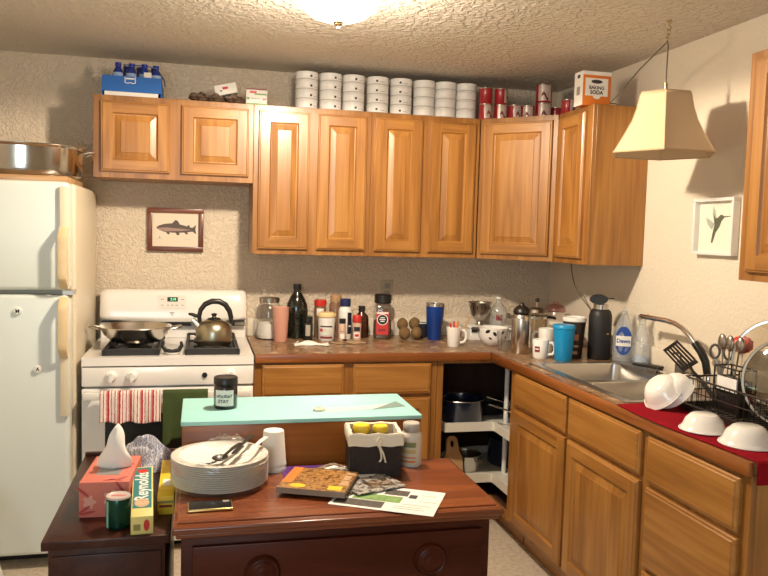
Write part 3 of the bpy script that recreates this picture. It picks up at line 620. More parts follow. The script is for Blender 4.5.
# ================================================================ LIGHT FIXTURES
r = thing('ceiling_light', 'glowing glass dome ceiling light with a small finial', 'light', (-1.62, -1.53, ZC)); o = (-1.62, -1.53, ZC)
c0 = (-1.62, -1.53, 0)
B(o).lathe([(0,ZC-.0005),(.175,ZC-.0005),(.178,ZC-.012),(.165,ZC-.022),(0,ZC-.022)], c0, 40).build('ceiling_plate', M['white'], r)
B(o).lathe([(.155,ZC-.0225),(.152,ZC-.045),(.135,ZC-.080),(.10,ZC-.108),(.055,ZC-.124),(.012,ZC-.129)], c0, 40).build('glass_dome', M['dome'], r)
B(o).lathe([(0,ZC-.155),(.006,ZC-.150),(.004,ZC-.143),(.016,ZC-.136),(.018,ZC-.130),(0,ZC-.1285)], c0, 16).build('finial', M['brass'], r)
hx, hy, hz = -.290, -1.525, 1.853
r = thing('pendant_lampshade', 'beige bell-shaped fabric lampshade hanging by a cord near the sink', 'lampshade', (hx, hy, hz))
n = 6; zs = [(1.0, 0), (.985, .006), (.90, .035), (.78, .078), (.655, .125), (.565, .178), (.515, .225), (.485, .242)]
R0 = .214; OFF = .50
def sh(k):
    b = B(); vs = []; fs = []
    for f, z in zs:
        for i in range(n): a = 2*PI*(i+.5)/n + OFF; vs.append((R0*f*k*math.cos(a), R0*f*k*math.sin(a), z))
    for j in range(len(zs)-1):
        for i in range(n): fs.append((j*n+i, j*n+(i+1)%n, (j+1)*n+(i+1)%n, (j+1)*n+i))
    return b.add(vs, fs)
sd = sh(1).build('shade_fabric', M['shade'], r, ang=20, solid=.002)
for i in range(n):
    a = 2*PI*(i+.5)/n + OFF
    B().tube([(R0*f*1.003*math.cos(a), R0*f*1.003*math.sin(a), z) for f, z in zs], .0022, 6).build('seam', M['shade_d'], sd)
for f, z, q in ((1.0, .002, .0035), (.485, .241, .003)):
    B().tube([(R0*f*math.cos(2*PI*(i+.5)/n+OFF), R0*f*math.sin(2*PI*(i+.5)/n+OFF), z) for i in range(n)], q, 6, True).build('trim_band', M['shade_d'], r)
b = B(); b.tube([(-.100,0,.238),(.100,0,.238)], .0018, 6); b.tube([(0,-.100,.238),(0,.100,.238)], .0018, 6); b.build('spider', M['steel_d'], r)
B().lathe([(0,.19),(.02,.19),(.02,.235),(.008,.25),(.008,.285),(0,.285)], n=20).build('socket', M['brass'], r)
t = thing('ceiling_hook', 'small metal ceiling hook and chain carrying the lamp cord', 'hook', (hx+.004, hy+.006, ZC))
B().lathe([(0,0),(.012,0),(.010,-.005),(.003,-.008),(0,-.008)], n=14).build('screw_plate', M['brass'], t)
B().tube([(0,0,-.008),(.0,0,-.018),(.010,0,-.026),(.008,0,-.036),(-.004,0,-.038),(-.008,0,-.030)], .0022, 6).build('hook', M['brass'], t)
for i in range(3):
    rr_ = Matrix.Rotation(i*PI/2, 4, 'Z'); l = B(); l.xf(Matrix.Translation((0.001-.004*i, 0, -.046-.015*i)) @ rr_)
    l.tube([(.006*math.cos(a*PI/6), 0, .010*math.sin(a*PI/6)) for a in range(12)], .0017, 6, True); l.build('chain_link', M['brass'], t)
cx_, cy_ = hx+.0, hy
cord = [(hx, hy, 2.139), (hx, hy, 2.20), (hx+.004, hy+.004, 2.285), (hx+.002, hy+.008, 2.305), (hx, hy+.02, 2.295), (-.275, -1.30, 2.235), (-.282, -1.18, 2.165), (-.27, -1.06, 2.132), (-.20, -.985, 2.146)]
cord += [(-.13, -.93, 2.1475), (-.06, -.80, 2.1475)]
t = B((hx, hy, 2.139)).tube(cord, .0028, 6).build('lamp_cord', M['cordm'], at=(hx, hy, 2.139)); tag(t, 'thin cord swagged from the lampshade over the hook to the cabinet top', 'cord')
t = B((-.09,-.42,1.38)).tube([(-.09,-.405,1.382),(-.088,-.42,1.31),(-.085,-.45,1.25),(-.06,-.50,1.18),(-.03,-.53,1.13),(-.012,-.53,1.115)], .0033, 6).build('power_cord', M['cordm'], at=(-.09,-.42,1.38)); tag(t, 'grey power cord hanging below the corner wall cabinets', 'cord')
t = thing('wall_outlet', 'beige wall outlet behind the black-lidded coffee jar', 'outlet', (-1.028, YB, 1.18))
B().box(-.036,.036,-.006,-.0002,-.058,.058).build('cover_plate', M['ivory_l'], t, bev=.002)
for z in (-.022, .022): B().box(-.016,.016,-.0085,-.0062,z-.015,z+.015).build('socket_face', M['grey'], t, bev=.002)

# ================================================================ PICTURES
t = thing('framed_fish_print', 'fish print in a brown wooden frame above the range', 'picture', (-2.222, YB-.0005, 1.496)); w2, h2 = .147, .117; fw = .026
b = B(); b.box(-w2, w2, -.022, 0, h2-fw, h2); b.box(-w2, w2, -.022, 0, -h2, -h2+fw); b.box(-w2, -w2+fw, -.022, 0, -h2+fw, h2-fw); b.box(w2-fw, w2, -.022, 0, -h2+fw, h2-fw)
b.build('frame', M['frame'], t, bev=.003)
pp = B().box(-w2+fw, w2-fw, -.010, -.002, -h2+fw, h2-fw).build('print', M['cream'], t)
fish = [(-.100,.012),(-.085,.022),(-.06,.030),(-.03,.034),(.0,.033),(.035,.027),(.07,.017),(.088,.012),(.108,.030),(.104,.005),(.110,-.022),(.088,-.008),(.06,-.012),(.02,-.016),(-.02,-.016),(-.06,-.012),(-.088,-.001),(-.098,.004)]
def flat(pts, y, th=.0006, k=1):
    pts = [(x*k, z*k) for x, z in pts]
    n = len(pts); b = B(); b.add([(x, y, z) for x, z in pts]+[(x, y-th, z) for x, z in pts], [tuple(range(n)), tuple(range(n, 2*n))[::-1]]+[(i,(i+1)%n,n+(i+1)%n,n+i) for i in range(n)]); return b
flat(fish, -.0101).build('fish_body', M['fish'], pp)
flat([(-.095,.008),(-.05,.012),(.03,.006),(.085,.002),(.03,-.006),(-.05,-.010),(-.09,.0)], -.0108).build('fish_belly', M['fish_l'], pp)
for q in ([(-.02,.033),(-.002,.053),(.010,.050),(.022,.030)], [(.060,.019),(.066,.028),(.074,.024),(.074,.016)], [(-.052,-.012),(-.040,-.026),(-.030,-.024),(-.034,-.013)], [(.0,-.015),(.008,-.030),(.022,-.026),(.018,-.015)], [(.045,-.013),(.055,-.024),(.066,-.022),(.062,-.012)]):
    flat(q, -.0101).build('fin', M['fish'], pp)
flat([(-.087,-.042),(-.083,-.038),(-.079,-.042),(-.083,-.046)], -.0101).build('print_mark', M['black'], pp)
B().box(-.10,-.065,-.0107,-.0101,-.0515,-.0505).build('caption_line', M['grey'], pp); B().box(.045,.085,-.0107,-.0101,-.0535,-.0525).build('caption_line', M['grey'], pp)
t = thing('framed_bird_print', 'small hummingbird print in a white box frame on the right wall', 'picture', (-.0005, -1.512, 1.574), -PI/2); w2, h2, fw, D = .128, .118, .014, .034
b = B(); b.box(-w2, w2, -D, 0, h2-fw, h2); b.box(-w2, w2, -D, 0, -h2, -h2+fw); b.box(-w2, -w2+fw, -D, 0, -h2+fw, h2-fw); b.box(w2-fw, w2, -D, 0, -h2+fw, h2-fw)
b.build('frame', M['white'], t, bev=.0015)
pp = B().box(-w2+fw, w2-fw, -.008, -.002, -h2+fw, h2-fw).build('print', M['wash'], t)
sB = 1.0
flat([(-.02,.04),(.0,.028),(.018,.040),(.032,.036),(.034,.028),(.022,.018),(.014,.0),(-.004,-.02),(-.018,-.055),(-.026,-.052),(-.018,-.015),(-.012,.006)], -.0081, k=1.25).build('bird_body', M['bird'], pp)
flat([(-.012,.010),(-.040,.024),(-.058,.030),(-.046,.006),(-.024,-.010)], -.0081, k=1.25).build('wing', M['bird_w'], pp)
flat([(-.004,.028),(-.010,.052),(-.022,.068),(-.024,.042),(-.014,.026)], -.0081, k=1.25).build('wing', M['bird_w'], pp)
flat([(.032,.034),(.075,.0345),(.075,.0335),(.033,.030)], -.0081, k=1.25).build('beak', M['black'], pp)

# ================================================================ ON THE BACK COUNTER
Z = CZ + .0005
def at(name, label, cat, x, y, z=Z, group=None, rz=None): return thing(name, label, cat, (x, y, z), face(x, y) if rz is None else rz, group)
# flour jar
t = at('glass_jar', 'big glass jar of white flour with a steel lid beside the range', 'jar', -1.718, -.075)
B().lathe([(0,.002),(.060,.002),(.068,.010),(.070,.03),(.070,.15),(.066,.172),(.052,.192),(.050,.198)], n=40).build('jar_body', M['glass'], t, ang=60)
B().lathe([(0,.005),(.066,.006),(.067,.03),(.067,.085),(.0,.094)], n=32).build('flour', M['flour'], t, ang=50)
B().lathe([(0,.226),(.052,.226),(.055,.222),(.055,.200),(.053,.1985),(0,.1985)], n=36).build('lid', M['steel_d'], t)
t = at('tumbler', 'salmon pink plastic tumbler in front of the flour jar', 'cup', -1.668, -.195)
B().lathe([(0,0),(.034,0),(.036,.003),(.045,.182),(.046,.184),(.043,.184),(.034,.006),(0,.006)], n=36).build('cup_body', M['pink'], t, ang=50)
t = at('oil_bottle', 'tall dark glass oil bottle behind the pink tumbler', 'bottle', -1.564, -.055)
B().lathe([(0,0),(.056,0),(.060,.006),(.060,.16),(.056,.19),(.036,.232),(.021,.252),(.019,.27),(0,.27)], n=32, sy=.8).build('bottle_body', M['darkglass'], t, ang=50)
for k in range(5): B().tube([(.0602*math.cos(a*PI/12), .0602*.8*math.sin(a*PI/12), .03+.03*k) for a in range(24)], .0022, 6, True).build('rib', M['darkglass'], t)
B().lathe([(0,.2705),(.022,.2705),(.023,.274),(.022,.300),(0,.301)], n=24).build('cap', M['black'], t)
t = at('spice_jar', 'small black jar with a pale label in front of the dark bottle', 'jar', -1.514, -.15)
B().lathe([(0,0),(.026,0),(.027,.004),(.027,.09),(.024,.098),(0,.098)], n=28).build('jar_body', M['darkglass'], t)
B().lathe([(0,.0985),(.026,.0985),(.026,.128),(.024,.130),(0,.130)], n=28).build('lid', M['black'], t)
b = B(); label_patch(b, .027, .026, .025, .085); b.build('label', M['label_d'], t)
t = at('spice_jar', 'tall jar with a bright red lid behind the white tub', 'jar', -1.432, -.045)
B().lathe([(0,0),(.032,0),(.033,.004),(.033,.17),(.03,.178),(0,.178)], n=28).build('jar_body', M['brownish'], t)
B().lathe([(0,.1785),(.034,.1785),(.035,.182),(.034,.212),(0,.213)], n=28).build('lid', M['red'], t)
b = B(); label_patch(b, .033, .04, .125, .165); b.build('label', M['paper'], t)
t = at('food_tub', 'squat white tub with a pale yellow lid among the spice jars', 'tub', -1.412, -.15)
B().lathe([(0,0),(.042,0),(.044,.003),(.048,.125),(0,.126)], n=36).build('tub_body', M['white'], t)
B().lathe([(0,.1265),(.049,.1265),(.052,.130),(.052,.143),(.049,.147),(.040,.148),(.038,.153),(0,.154)], n=36).build('lid', M['butter'], t)
b = B(); label_patch(b, .0465, .07, .075, .082, e=.001); b.build('label_band', M['dark'], t)
b = B(); label_patch(b, .0445, .07, .012, .024, e=.001); b.build('label_band', M['maroon'], t)
b = B(); label_patch(b, .0455, .055, .032, .066, e=.001); b.build('label', M['sage'], t)
b = B(); label_patch(b, .0455, .016, .05, .066, -.62, e=.0016); b.build('label_badge', M['red'], t)
t = at('mustard_jar', 'brown glass jar standing behind the white tub and bottle', 'jar', -1.342, -.035)
B().lathe([(0,0),(.036,0),(.037,.004),(.037,.18),(.03,.20),(0,.20)], n=28).build('jar_body', M['brownish'], t)
B().lathe([(0,.2005),(.03,.2005),(.032,.204),(.031,.238),(.024,.242),(0,.242)], n=28).build('lid', M['tan'], t)
t = at('supplement_bottle', 'white plastic bottle with a navy blue cap and dark side label', 'bottle', -1.300, -.105)
B().lathe([(0,0),(.036,0),(.038,.004),(.038,.15),(.035,.166),(.025,.182),(0,.182)], n=32).build('bottle_body', M['white'], t)
B().lathe([(0,.1825),(.029,.1825),(.030,.186),(.029,.222),(.027,.224),(0,.224)], n=28).build('cap', M['navy'], t)
b = B(); label_patch(b, .038, .03, .03, .15, .75); b.build('label', M['darknavy'], t)
b = B(); 
b = B(); label_patch(b, .038, .016, .07, .078, .75, e=.001); b.build('label_mark', M['paper'], t)
t = at('spice_jar', 'tiny pale spice bottle with a black cap in front of the white bottle', 'jar', -1.330, -.19)
B().lathe([(0,0),(.019,0),(.020,.003),(.020,.085),(.016,.096),(0,.096)], n=24).build('jar_body', M['peach'], t)
B().lathe([(0,.0965),(.018,.0965),(.018,.122),(0,.123)], n=24).build('cap', M['black'], t)
b = B(); label_patch(b, .020, .026, .050, .056); b.build('label_band', M['grey'], t); b = B(); label_patch(b, .020, .026, .014, .040); b.build('label', M['paper'], t)
t = at('spice_jar', 'small jar with a red cap beside the brown syrup bottle', 'jar', -1.241, -.155)
B().lathe([(0,0),(.023,0),(.024,.003),(.024,.088),(.021,.098),(0,.098)], n=24).build('jar_body', M['peach'], t)
B().lathe([(0,.0985),(.025,.0985),(.026,.102),(.025,.133),(.022,.138),(0,.138)], n=24).build('cap', M['red'], t)
b = B(); label_patch(b, .024, .034, .050, .074); b.build('label', M['darknavy'], t); b = B(); label_patch(b, .024, .034, .012, .044); b.build('label_lower', M['paper'], t)
b = B(); label_patch(b, .024, .022, .020, .034, e=.0012); b.build('label_mark', M['red'], t)
t = at('syrup_bottle', 'dark brown syrup bottle with a black cap, right of the red-capped jar', 'bottle', -1.196, -.06)
B().lathe([(0,0),(.038,0),(.041,.004),(.041,.10),(.036,.125),(.018,.142),(.016,.15),(0,.15)], n=32, sy=.75).build('bottle_body', M['syrup'], t)
B().lathe([(0,.1505),(.019,.1505),(.019,.180),(0,.181)], n=24).build('cap', M['black'], t)
b = B(); b.M = None; B().box(-.030,-.022,-.0325,-.0300,.03,.065).build('label', M['paper'], t)
t = at('coffee_jar', 'square coffee jar with black lid, red label and black roundel', 'jar', -1.080, -.085)
def rsq(s_, z, k=.35): 
    return [(s_*(abs(math.cos(a))**k)*(1 if math.cos(a) > 0 else -1), s_*(abs(math.sin(a))**k)*(1 if math.sin(a) > 0 else -1), z) for a in [2*PI*(i+.5)/32 for i in range(32)]]
def loft(rows, cap=True):
    n = len(rows[0]); b = B(); f = [(k*n+i, k*n+(i+1)%n, (k+1)*n+(i+1)%n, (k+1)*n+i) for k in range(len(rows)-1) for i in range(n)]
    if cap: f += [tuple(range(n))[::-1], tuple((len(rows)-1)*n+i for i in range(n))]
    return b.add([p for r_ in rows for p in r_], f)
loft([rsq(.049,0),rsq(.052,.005),rsq(.052,.17),rsq(.046,.19),rsq(.040,.197,.6)]).build('jar_body', M['glass'], t, ang=50)
loft([rsq(.047,.006),rsq(.0495,.012),rsq(.0495,.095),rsq(.047,.10)]).build('coffee', M['coffee'], t, ang=50)
B().lathe([(0,.198),(.044,.198),(.049,.203),(.049,.244),(.044,.250),(0,.250)], n=36).build('lid', M['black'], t)
lb = B().box(-.034,.034,-.0535,-.0528,.025,.155).build('label', M['red'], t)
k = B(); k.xf(Matrix.Translation((0,-.0536,.110)) @ Matrix.Rotation(PI/2, 4, 'X')); k.lathe([(0,0),(.031,0),(.031,.0008),(0,.0008)], n=32); k.build('roundel_ring', M['paper'], lb)
k = B(); k.xf(Matrix.Translation((0,-.0545,.110)) @ Matrix.Rotation(PI/2, 4, 'X')); k.lathe([(0,0),(.027,0),(.027,.0008),(0,.0008)], n=32); k.build('roundel', M['black'], lb)
for z, w in ((.121,.018),(.111,.024),(.101,.016)): B().box(-w*.7,w*.7,-.0560,-.0554,z-.0026,z+.0026).build('roundel_mark', M['paper'], lb)
B().box(-.033,.033,-.0545,-.0536,.143,.152).build('label_band', M['paper'], lb); B().box(-.022,.020,-.0545,-.0536,.046,.058).build('label_mark', M['maroon'], lb)
# kiwis, two and two
kb = thing('kiwi_fruit', 'brown kiwi fruit at lower left of the small pile', 'fruit', (-.966, -.155, Z), 0, 'kiwi fruit piled by the blue tumbler')
b = B(); b.surf(lambda u, v: tuple(q*(1+.03*math.sin(6*u*PI)*math.sin(3*v*PI)) for q in (.033*math.cos(2*PI*u)*math.sin(PI*v), .031*math.sin(2*PI*u)*math.sin(PI*v), -.036*math.cos(PI*v))), 24, 14)
b.v = [Vector((p.x, p.y, p.z+.036)) for p in b.v]; b.build('kiwi_skin', M['kiwi'], kb, ang=80)
B().lathe([(0,.0712),(.005,.0718),(.003,.074),(0,.0745)], n=10).build('stem_end', M['dark'], kb)
dup(kb, (-.897, -.155, Z), .7, 'brown kiwi fruit at lower right of the small pile')
dup(kb, (-.960, -.078, Z+.040), 1.9, 'brown kiwi fruit on top left of the small pile'); dup(kb, (-.888, -.078, Z+.044), 2.9, 'brown kiwi fruit on top at the back right of the pile')
t = at('sauce_bowl', 'small dark bowl half hidden behind the blue tumbler', 'bowl', -.835, -.062)
B().lathe([(0,0),(.028,0),(.044,.04),(.049,.085),(.046,.085),(.040,.042),(.025,.008),(0,.008)], n=32).build('bowl_body', M['darknavy'], t, ang=50)
B().tube([(.0475*math.cos(a*PI/14),.0475*math.sin(a*PI/14),.0855) for a in range(28)], .0028, 6, True).build('bowl_rim', M['white'], t)
t = at('tumbler', 'blue insulated tumbler with steel rim on the back counter', 'cup', -.796, -.17)
B().lathe([(0,0),(.036,0),(.038,.004),(.041,.085),(.047,.092),(.052,.190),(0,.1905)], n=40).build('cup_body', M['royal'], t, ang=40)
B().lathe([(.050,.191),(.0525,.191),(.052,.207),(.049,.208),(.048,.192)], n=40).build('rim', M['steel'], t)
B().lathe([(0,.197),(.048,.197),(.048,.201),(0,.202)], n=32).build('lid', M['smoke'], t)
def mug(label, x, y, h, r0, r1, m, rz, hs=1, z=Z):
    t = thing('mug', label, 'mug', (x, y, z), rz)
    B().lathe([(0,0),(r0*.92,0),(r0,.005),(r1,h),(r1-.002,h+.002),(r1-.005,h),(r0-.004,.010),(0,.008)], n=40).build('mug_body', m, t, ang=50)
    rm = (r0+r1)/2
    B().tube([(rm-.003,0,h*.83),(rm+.018*hs,0,h*.86),(rm+.031*hs,0,h*.70),(rm+.032*hs,0,h*.45),(rm+.022*hs,0,h*.24),(rm-.004,0,h*.20)], .0058, 10, flat=1.3).build('handle', m, t, ang=80)
    return t
t = mug('white mug holding red and orange sticks on the counter', -.768, -.425, .104, .031, .040, M['ceramic'], -.25)
for i, (dx, dy, tx, ty, L_, m) in enumerate([(-.012,-.012,-.10,0,.116,'red'),(.0,.008,.05,.08,.122,'red'),(.012,-.004,.50,.0,.150,'tan'),(-.004,.012,.25,-.05,.122,'orange')]):
    q = B().tube([(0,0,0),(tx*L_*.5,ty*L_*.5,L_*.5),(tx*L_,ty*L_,L_)], .006, 8).build('paper_stick', M[m], at=(-.768+dx, -.425+dy, Z+.0115))
    tag(q, ['red stick at the left of the white mug','red stick at the back of the white mug','long tan stick leaning out of the white mug to the right','orange stick in the middle of the white mug'][i], 'stick', 'sticks in the white mug')
t = at('storage_box', 'low white plastic box with black clips behind the leaf-patterned bowl', 'box', -.465, -.135, rz=0)
B().box(-.135,.135,-.085,.085,0,.066).build('box_body', M['white'], t, bev=.006)
B().box(-.139,.139,-.089,.089,.0665,.079).build('lid', M['white'], t, bev=.004)
for dx in (-.11, .0, .11): B().box(dx-.018,dx+.018,-.094,-.0895,.050,.078).build('clip', M['black'], t, bev=.001)
t = at('leaf_bowl', 'small white bowl decorated with black leaves near the corner', 'bowl', -.528, -.385, rz=-.1)
bp = [(0,0),(.040,0),(.046,.004),(.066,.022),(.080,.050),(.083,.085),(.085,.098),(.082,.098),(.079,.085),(.075,.052),(.06,.026),(.04,.010),(0,.008)]
B().lathe(bp, n=48).build('bowl_body', M['ceramic'], t, ang=60)
def bowl_r(z):
    for (r0_, z0_), (r1_, z1_) in zip(bp[1:7], bp[2:7]):
        if z0_ <= z <= z1_: return r0_+(r1_-r0_)*(z-z0_)/(z1_-z0_)
    return .085
for (a, z, s_, tw) in [(-.62,.082,.030,.5),(-.15,.070,.028,-.9),(.42,.080,.028,1.0),(.72,.050,.022,-.4),(-.45,.045,.02,-.6)]:
    lf = B(); L_ = [(math.cos(PI*i/6)*s_*.5, .30*s_*math.sin(PI*i/6)) for i in range(7)] + [(math.cos(PI+PI*i/6)*s_*.5, .30*s_*math.sin(PI+PI*i/6)) for i in range(1, 6)]
    P_ = []
    for (px, pz) in L_:
        qx, qz = px*math.cos(tw)-pz*math.sin(tw), px*math.sin(tw)+pz*math.cos(tw); rr_ = bowl_r(min(.097, max(.005, z+qz)))+.0009; aa = a+qx/rr_
        P_.append((rr_*math.sin(aa), -rr_*math.cos(aa), z+qz))
    lf.add(P_, [tuple(range(len(P_)))]).build('leaf', M['black'], t)
for s_ in (-1, 1): B().tube([(s_*.083,-.02,.086),(s_*.112,-.012,.090),(s_*.114,.012,.090),(s_*.083,.02,.086)], .006, 8).build('grip', M['black'] if s_ < 0 else M['ceramic'], t)
t = at('colander', 'small steel footed strainer cup standing on the white box', 'strainer', -.510, -.125, Z+.0795, rz=.2)
B().lathe([(.022,0),(.024,0),(.016,.012),(.014,.022),(.030,.030),(.050,.055),(.058,.085),(.066,.128),(.070,.132),(.064,.130),(.055,.086),(.046,.056),(.026,.033),(0,.028)], n=40).build('cup_body', M['steel_d'], t, ang=50)
for k in range(9):
    a = PI+PI*k/8; B().box(-.0035,.0035,-.0004,.0004,-.014,.014).build('slot', M['dark'], t, at=(.0625*math.cos(a),.0625*math.sin(a),.107), rz=a+PI/2)
B().tube([(-.066,0,.130),(-.085,0,.134),(-.088,0,.128)], .003, 6).build('handle', M['steel'], t)
t = at('glass_bottle', 'clear bottle with a maroon label on the white box by the corner', 'bottle', -.395, -.125, Z+.0795)
B().lathe([(0,0),(.046,0),(.050,.004),(.050,.07),(.044,.095),(.020,.125),(.015,.145),(.017,.150),(0,.151)], n=36).build('bottle_body', M['haze'], t, ang=60)
B().lathe([(0,.1515),(.018,.1515),(.018,.162),(0,.163)], n=20).build('cap', M['white'], t)
b = B(); label_patch(b, .050, .035, .030, .062, .12); b.build('label', M['maroon'], t)
b = B(); b.surf(lambda u, v: (.0505*math.sin(-.5+u*.9), -.0505*math.cos(-.5+u*.9), .085-.045*u+v*.012), 10, 1); b.build('label_stripe', M['grey'], t)
t = thing('paper_scrap', 'crumpled white paper wrapper lying on the counter', 'wrapper', (-1.52, -.33, Z))
def crumple(w, d, h, seed, nx=26, ny=10):
    rd = random.Random(seed); ph = [rd.uniform(0, 6.3) for _ in range(6)]
    return lambda u, v: ((u-.5)*w, (v-.5)*d*(.55+.45*math.sin(u*7+ph[0])**2)+.02*math.sin(u*9+ph[1])*d*8*.3, .002+h*(.5+.5*math.sin(u*8+ph[2]+v*3))*math.sin(PI*v)**.5*(.5+.5*math.sin(u*3+ph[3])**2))
B().surf(crumple(.185, .085, .022, 3), 30, 8).build('paper_sheet', M['paper'], t, solid=.0008, ang=25)
B().tube([(-.085,-.035,.005),(-.075,.03,.007),(-.055,.10,.006)], .0045, 6, flat=.4).build('twisted_end', M['paper'], t)
t = B().surf(crumple(.19, .10, .012, 9), 26, 8).build('paper_scrap', M['kraft'], at=(-1.315,-.275,Z), solid=.0008, ang=25); tag(t, 'torn brown paper scrap lying on the counter by the spice jars', 'paper')
t = B().ell((0,0,.007), .014, .010, .006, 12, 8).build('bottle_cap', M['dark'], at=(-1.335,-.30,Z+.012)); tag(t, 'tiny dark bottle cap lying on the brown paper scrap', 'cap')

# ================================================================ CORNER AND RIGHT COUNTER
t = at('water_bottle', 'steel water bottle with black pointed cap at the counter corner', 'bottle', -.488, -.665)
B().lathe([(0,0),(.046,0),(.050,.005),(.050,.176),(.046,.196),(.036,.205),(0,.205)], n=44).build('bottle_body', M['steel'], t, ang=45)
B().lathe([(0,.2055),(.041,.2055),(.043,.210),(.040,.225),(.030,.236),(.014,.247),(.010,.258),(0,.262)], n=32).build('cap', M['black'], t)
t = at('french_press', 'glass french press with silver lid and knob behind the water bottle', 'coffee press', -.262, -.36)
B().lathe([(0,.004),(.056,.004),(.060,.010),(.060,.165),(.064,.172)], n=40).build('beaker', M['smoke'], t, ang=60)
B().lathe([(.0605,0),(.063,0),(.063,.02),(.0605,.02)], n=40).build('foot_ring', M['chrome'], t); B().lathe([(.0625,.145),(.065,.145),(.065,.158),(.0625,.158)], n=40).build('collar', M['chrome'], t)
B().lathe([(0,.173),(.066,.173),(.067,.180),(.058,.196),(.03,.206),(0,.208)], n=36).build('lid', M['steel'], t)
B().tube([(0,0,.207),(0,0,.236)], .003, 8).build('plunger_rod', M['chrome'], t); B().ell((0,0,.246), .013, .013, .011, 16, 8).build('knob', M['black'], t)
B().tube([(.064,0,.155),(.098,0,.150),(.104,0,.10),(.098,0,.045),(.062,0,.012)], .007, 8, flat=1.3).build('handle', M['black'], t)
t = at('glass_jar', 'clear glass canister with pinkish lid in the corner by the power cord', 'jar', -.118, -.30)
B().lathe([(0,.002),(.055,.002),(.060,.008),(.060,.15),(.05,.175)], n=36).build('jar_body', M['glass'], t, ang=60)
B().lathe([(0,.235),(.012,.233),(.014,.222),(.04,.212),(.055,.192),(.056,.176),(0,.1755)], n=36).build('lid', M['pink_glass'], t)
t = at('food_container', 'clear food container with pale lid behind the bright blue cup', 'container', -.215, -.56)
loft([rsq(.050,.0),rsq(.053,.004),rsq(.060,.135)], True).build('box_body', M['haze'], t, ang=50); loft([rsq(.063,.1355),rsq(.064,.140),rsq(.063,.150),rsq(.056,.153)]).build('lid', M['butter_p'], t, ang=50)
t = at('glass_tumbler', 'empty clear drinking glass beside the steel water bottle', 'glass', -.555, -.60)
B().lathe([(0,.004),(.026,.004),(.028,.001),(.034,.105),(.032,.105),(.026,.010),(0,.010)], n=32).build('glass_body', M['glass'], t, ang=50)
t = mug('cream mug with a maroon logo beside the bright blue cup', -.452, -.825, .092, .036, .040, M['ceramic'], -.5)
b = B(); label_patch(b, .038, .026, .034, .062, -.35, e=.0012); b.build('logo', M['maroon'], t)
b = B(); label_patch(b, .038, .018, .046, .052, -.35, e=.002); b.build('logo_mark', M['ceramic'], t)
t = mug('plain white mug behind the logo mug and blue cup', -.345, -.66, .125, .036, .040, M['ceramic'], 2.6)
t = at('tumbler', 'bright blue plastic cup with lid on the counter by the sink', 'cup', -.366, -.90)
B().lathe([(0,0),(.039,0),(.041,.003),(.052,.155),(0,.1555)], n=40).build('cup_body', M['sky'], t, ang=45)
B().lathe([(0,.176),(.050,.175),(.0545,.168),(.0545,.158),(.052,.156),(0,.156)], n=40).build('lid', M['sky'], t)
t = at('paper_cup', 'dark paper coffee cup with a white rim lid behind the bright blue cup', 'cup', -.262, -.803)
B().lathe([(0,0),(.040,0),(.042,.003),(.056,.180),(0,.1805)], n=40).build('cup_body', M['brown_cup'], t, ang=45)
B().lathe([(0,.196),(.052,.196),(.054,.203),(.058,.200),(.060,.184),(.058,.181),(0,.181)], n=40).build('lid', M['white'], t)
b = B(); label_patch(b, .050, .034, .090, .130, .12, e=.0012); b.build('emblem', M['copper'], t); b = B(); label_patch(b, .046, .036, .055, .066, .12, e=.0012); b.build('print_band', M['tan'], t)
b = B(); label_patch(b, .044, .03, .02, .035, .12, e=.0012); b.build('print_band', M['tan'], t)
t = at('thermos_bottle', 'tall matte black insulated bottle with loop cap beside the sink', 'bottle', -.153, -.862)
B().lathe([(0,0),(.053,0),(.056,.005),(.056,.215),(.050,.238),(.040,.248),(0,.248)], n=44).build('bottle_body', M['matte'], t, ang=45)
B().lathe([(0,.2485),(.036,.2485),(.036,.272),(0,.272)], n=32).build('neck', M['steel'], t)
b = B(); b.xf(Matrix.Translation((-.012,0,.296)) @ Matrix.Rotation(PI/2, 4, 'X')); b.lathe([(0,-.018),(.040,-.018),(.044,-.012),(.044,.012),(.040,.018),(0,.018)], n=32, sy=.55); b.build('cap', M['matte'], t)
B().tube([(.028,0,.30),(.055,0,.304),(.062,0,.300)], .0035, 6).build('carry_loop', M['matte'], t)
b = B(); label_patch(b, .056, .012, .128, .134, .75); b.build('logo', M['yellow'], t)
t = at('dish_soap_bottle', 'clear dish soap bottle with a blue and white label behind the sink', 'bottle', -.070, -.946)
def oval(rx, ry, z, n=36): return [(rx*math.cos(2*PI*i/n), ry*math.sin(2*PI*i/n), z) for i in range(n)]
loft([oval(.046,.026,0),oval(.050,.030,.006),oval(.051,.031,.06),oval(.049,.030,.12),oval(.040,.026,.17),oval(.024,.02,.21),oval(.015,.015,.232)]).build('bottle_body', M['soap'], t, ang=60)
B().lathe([(0,.2325),(.016,.2325),(.016,.246),(.008,.252),(.007,.266),(0,.267)], n=20).build('cap', M['haze'], t)
def ell_patch(rx, rz_, zc, e, n=28):
    P_ = []
    for i in range(n):
        a = 2*PI*i/n; x = rx*math.cos(a); z = zc+rz_*math.sin(a); P_.append((x, -.0312*math.sqrt(max(.05, 1-(x/.054)**2))-e, z))
    return B().add(P_, [tuple(range(n))])
lb = ell_patch(.040, .070, .105, .0012).build('label', M['labelblue'], t)
b = B(); b.surf(lambda u, v: ((u-.5)*.072, -.0312*math.sqrt(1-(((u-.5)*.072)/.054)**2)-.002, .078+.05*v), 10, 1); b.build('label_band', M['paper'], lb)
B().text('Dawn', .027, lambda x, y: (x, -.0312*math.sqrt(max(.05,1-(x/.054)**2))-.0028, .103+y), bold=.0008).build('lettering', M['labelblue'], lb)
t = at('spray_bottle', 'clear plastic spray bottle with pink trigger beside the dish soap', 'bottle', -.058, -1.085, CZ+.0045)
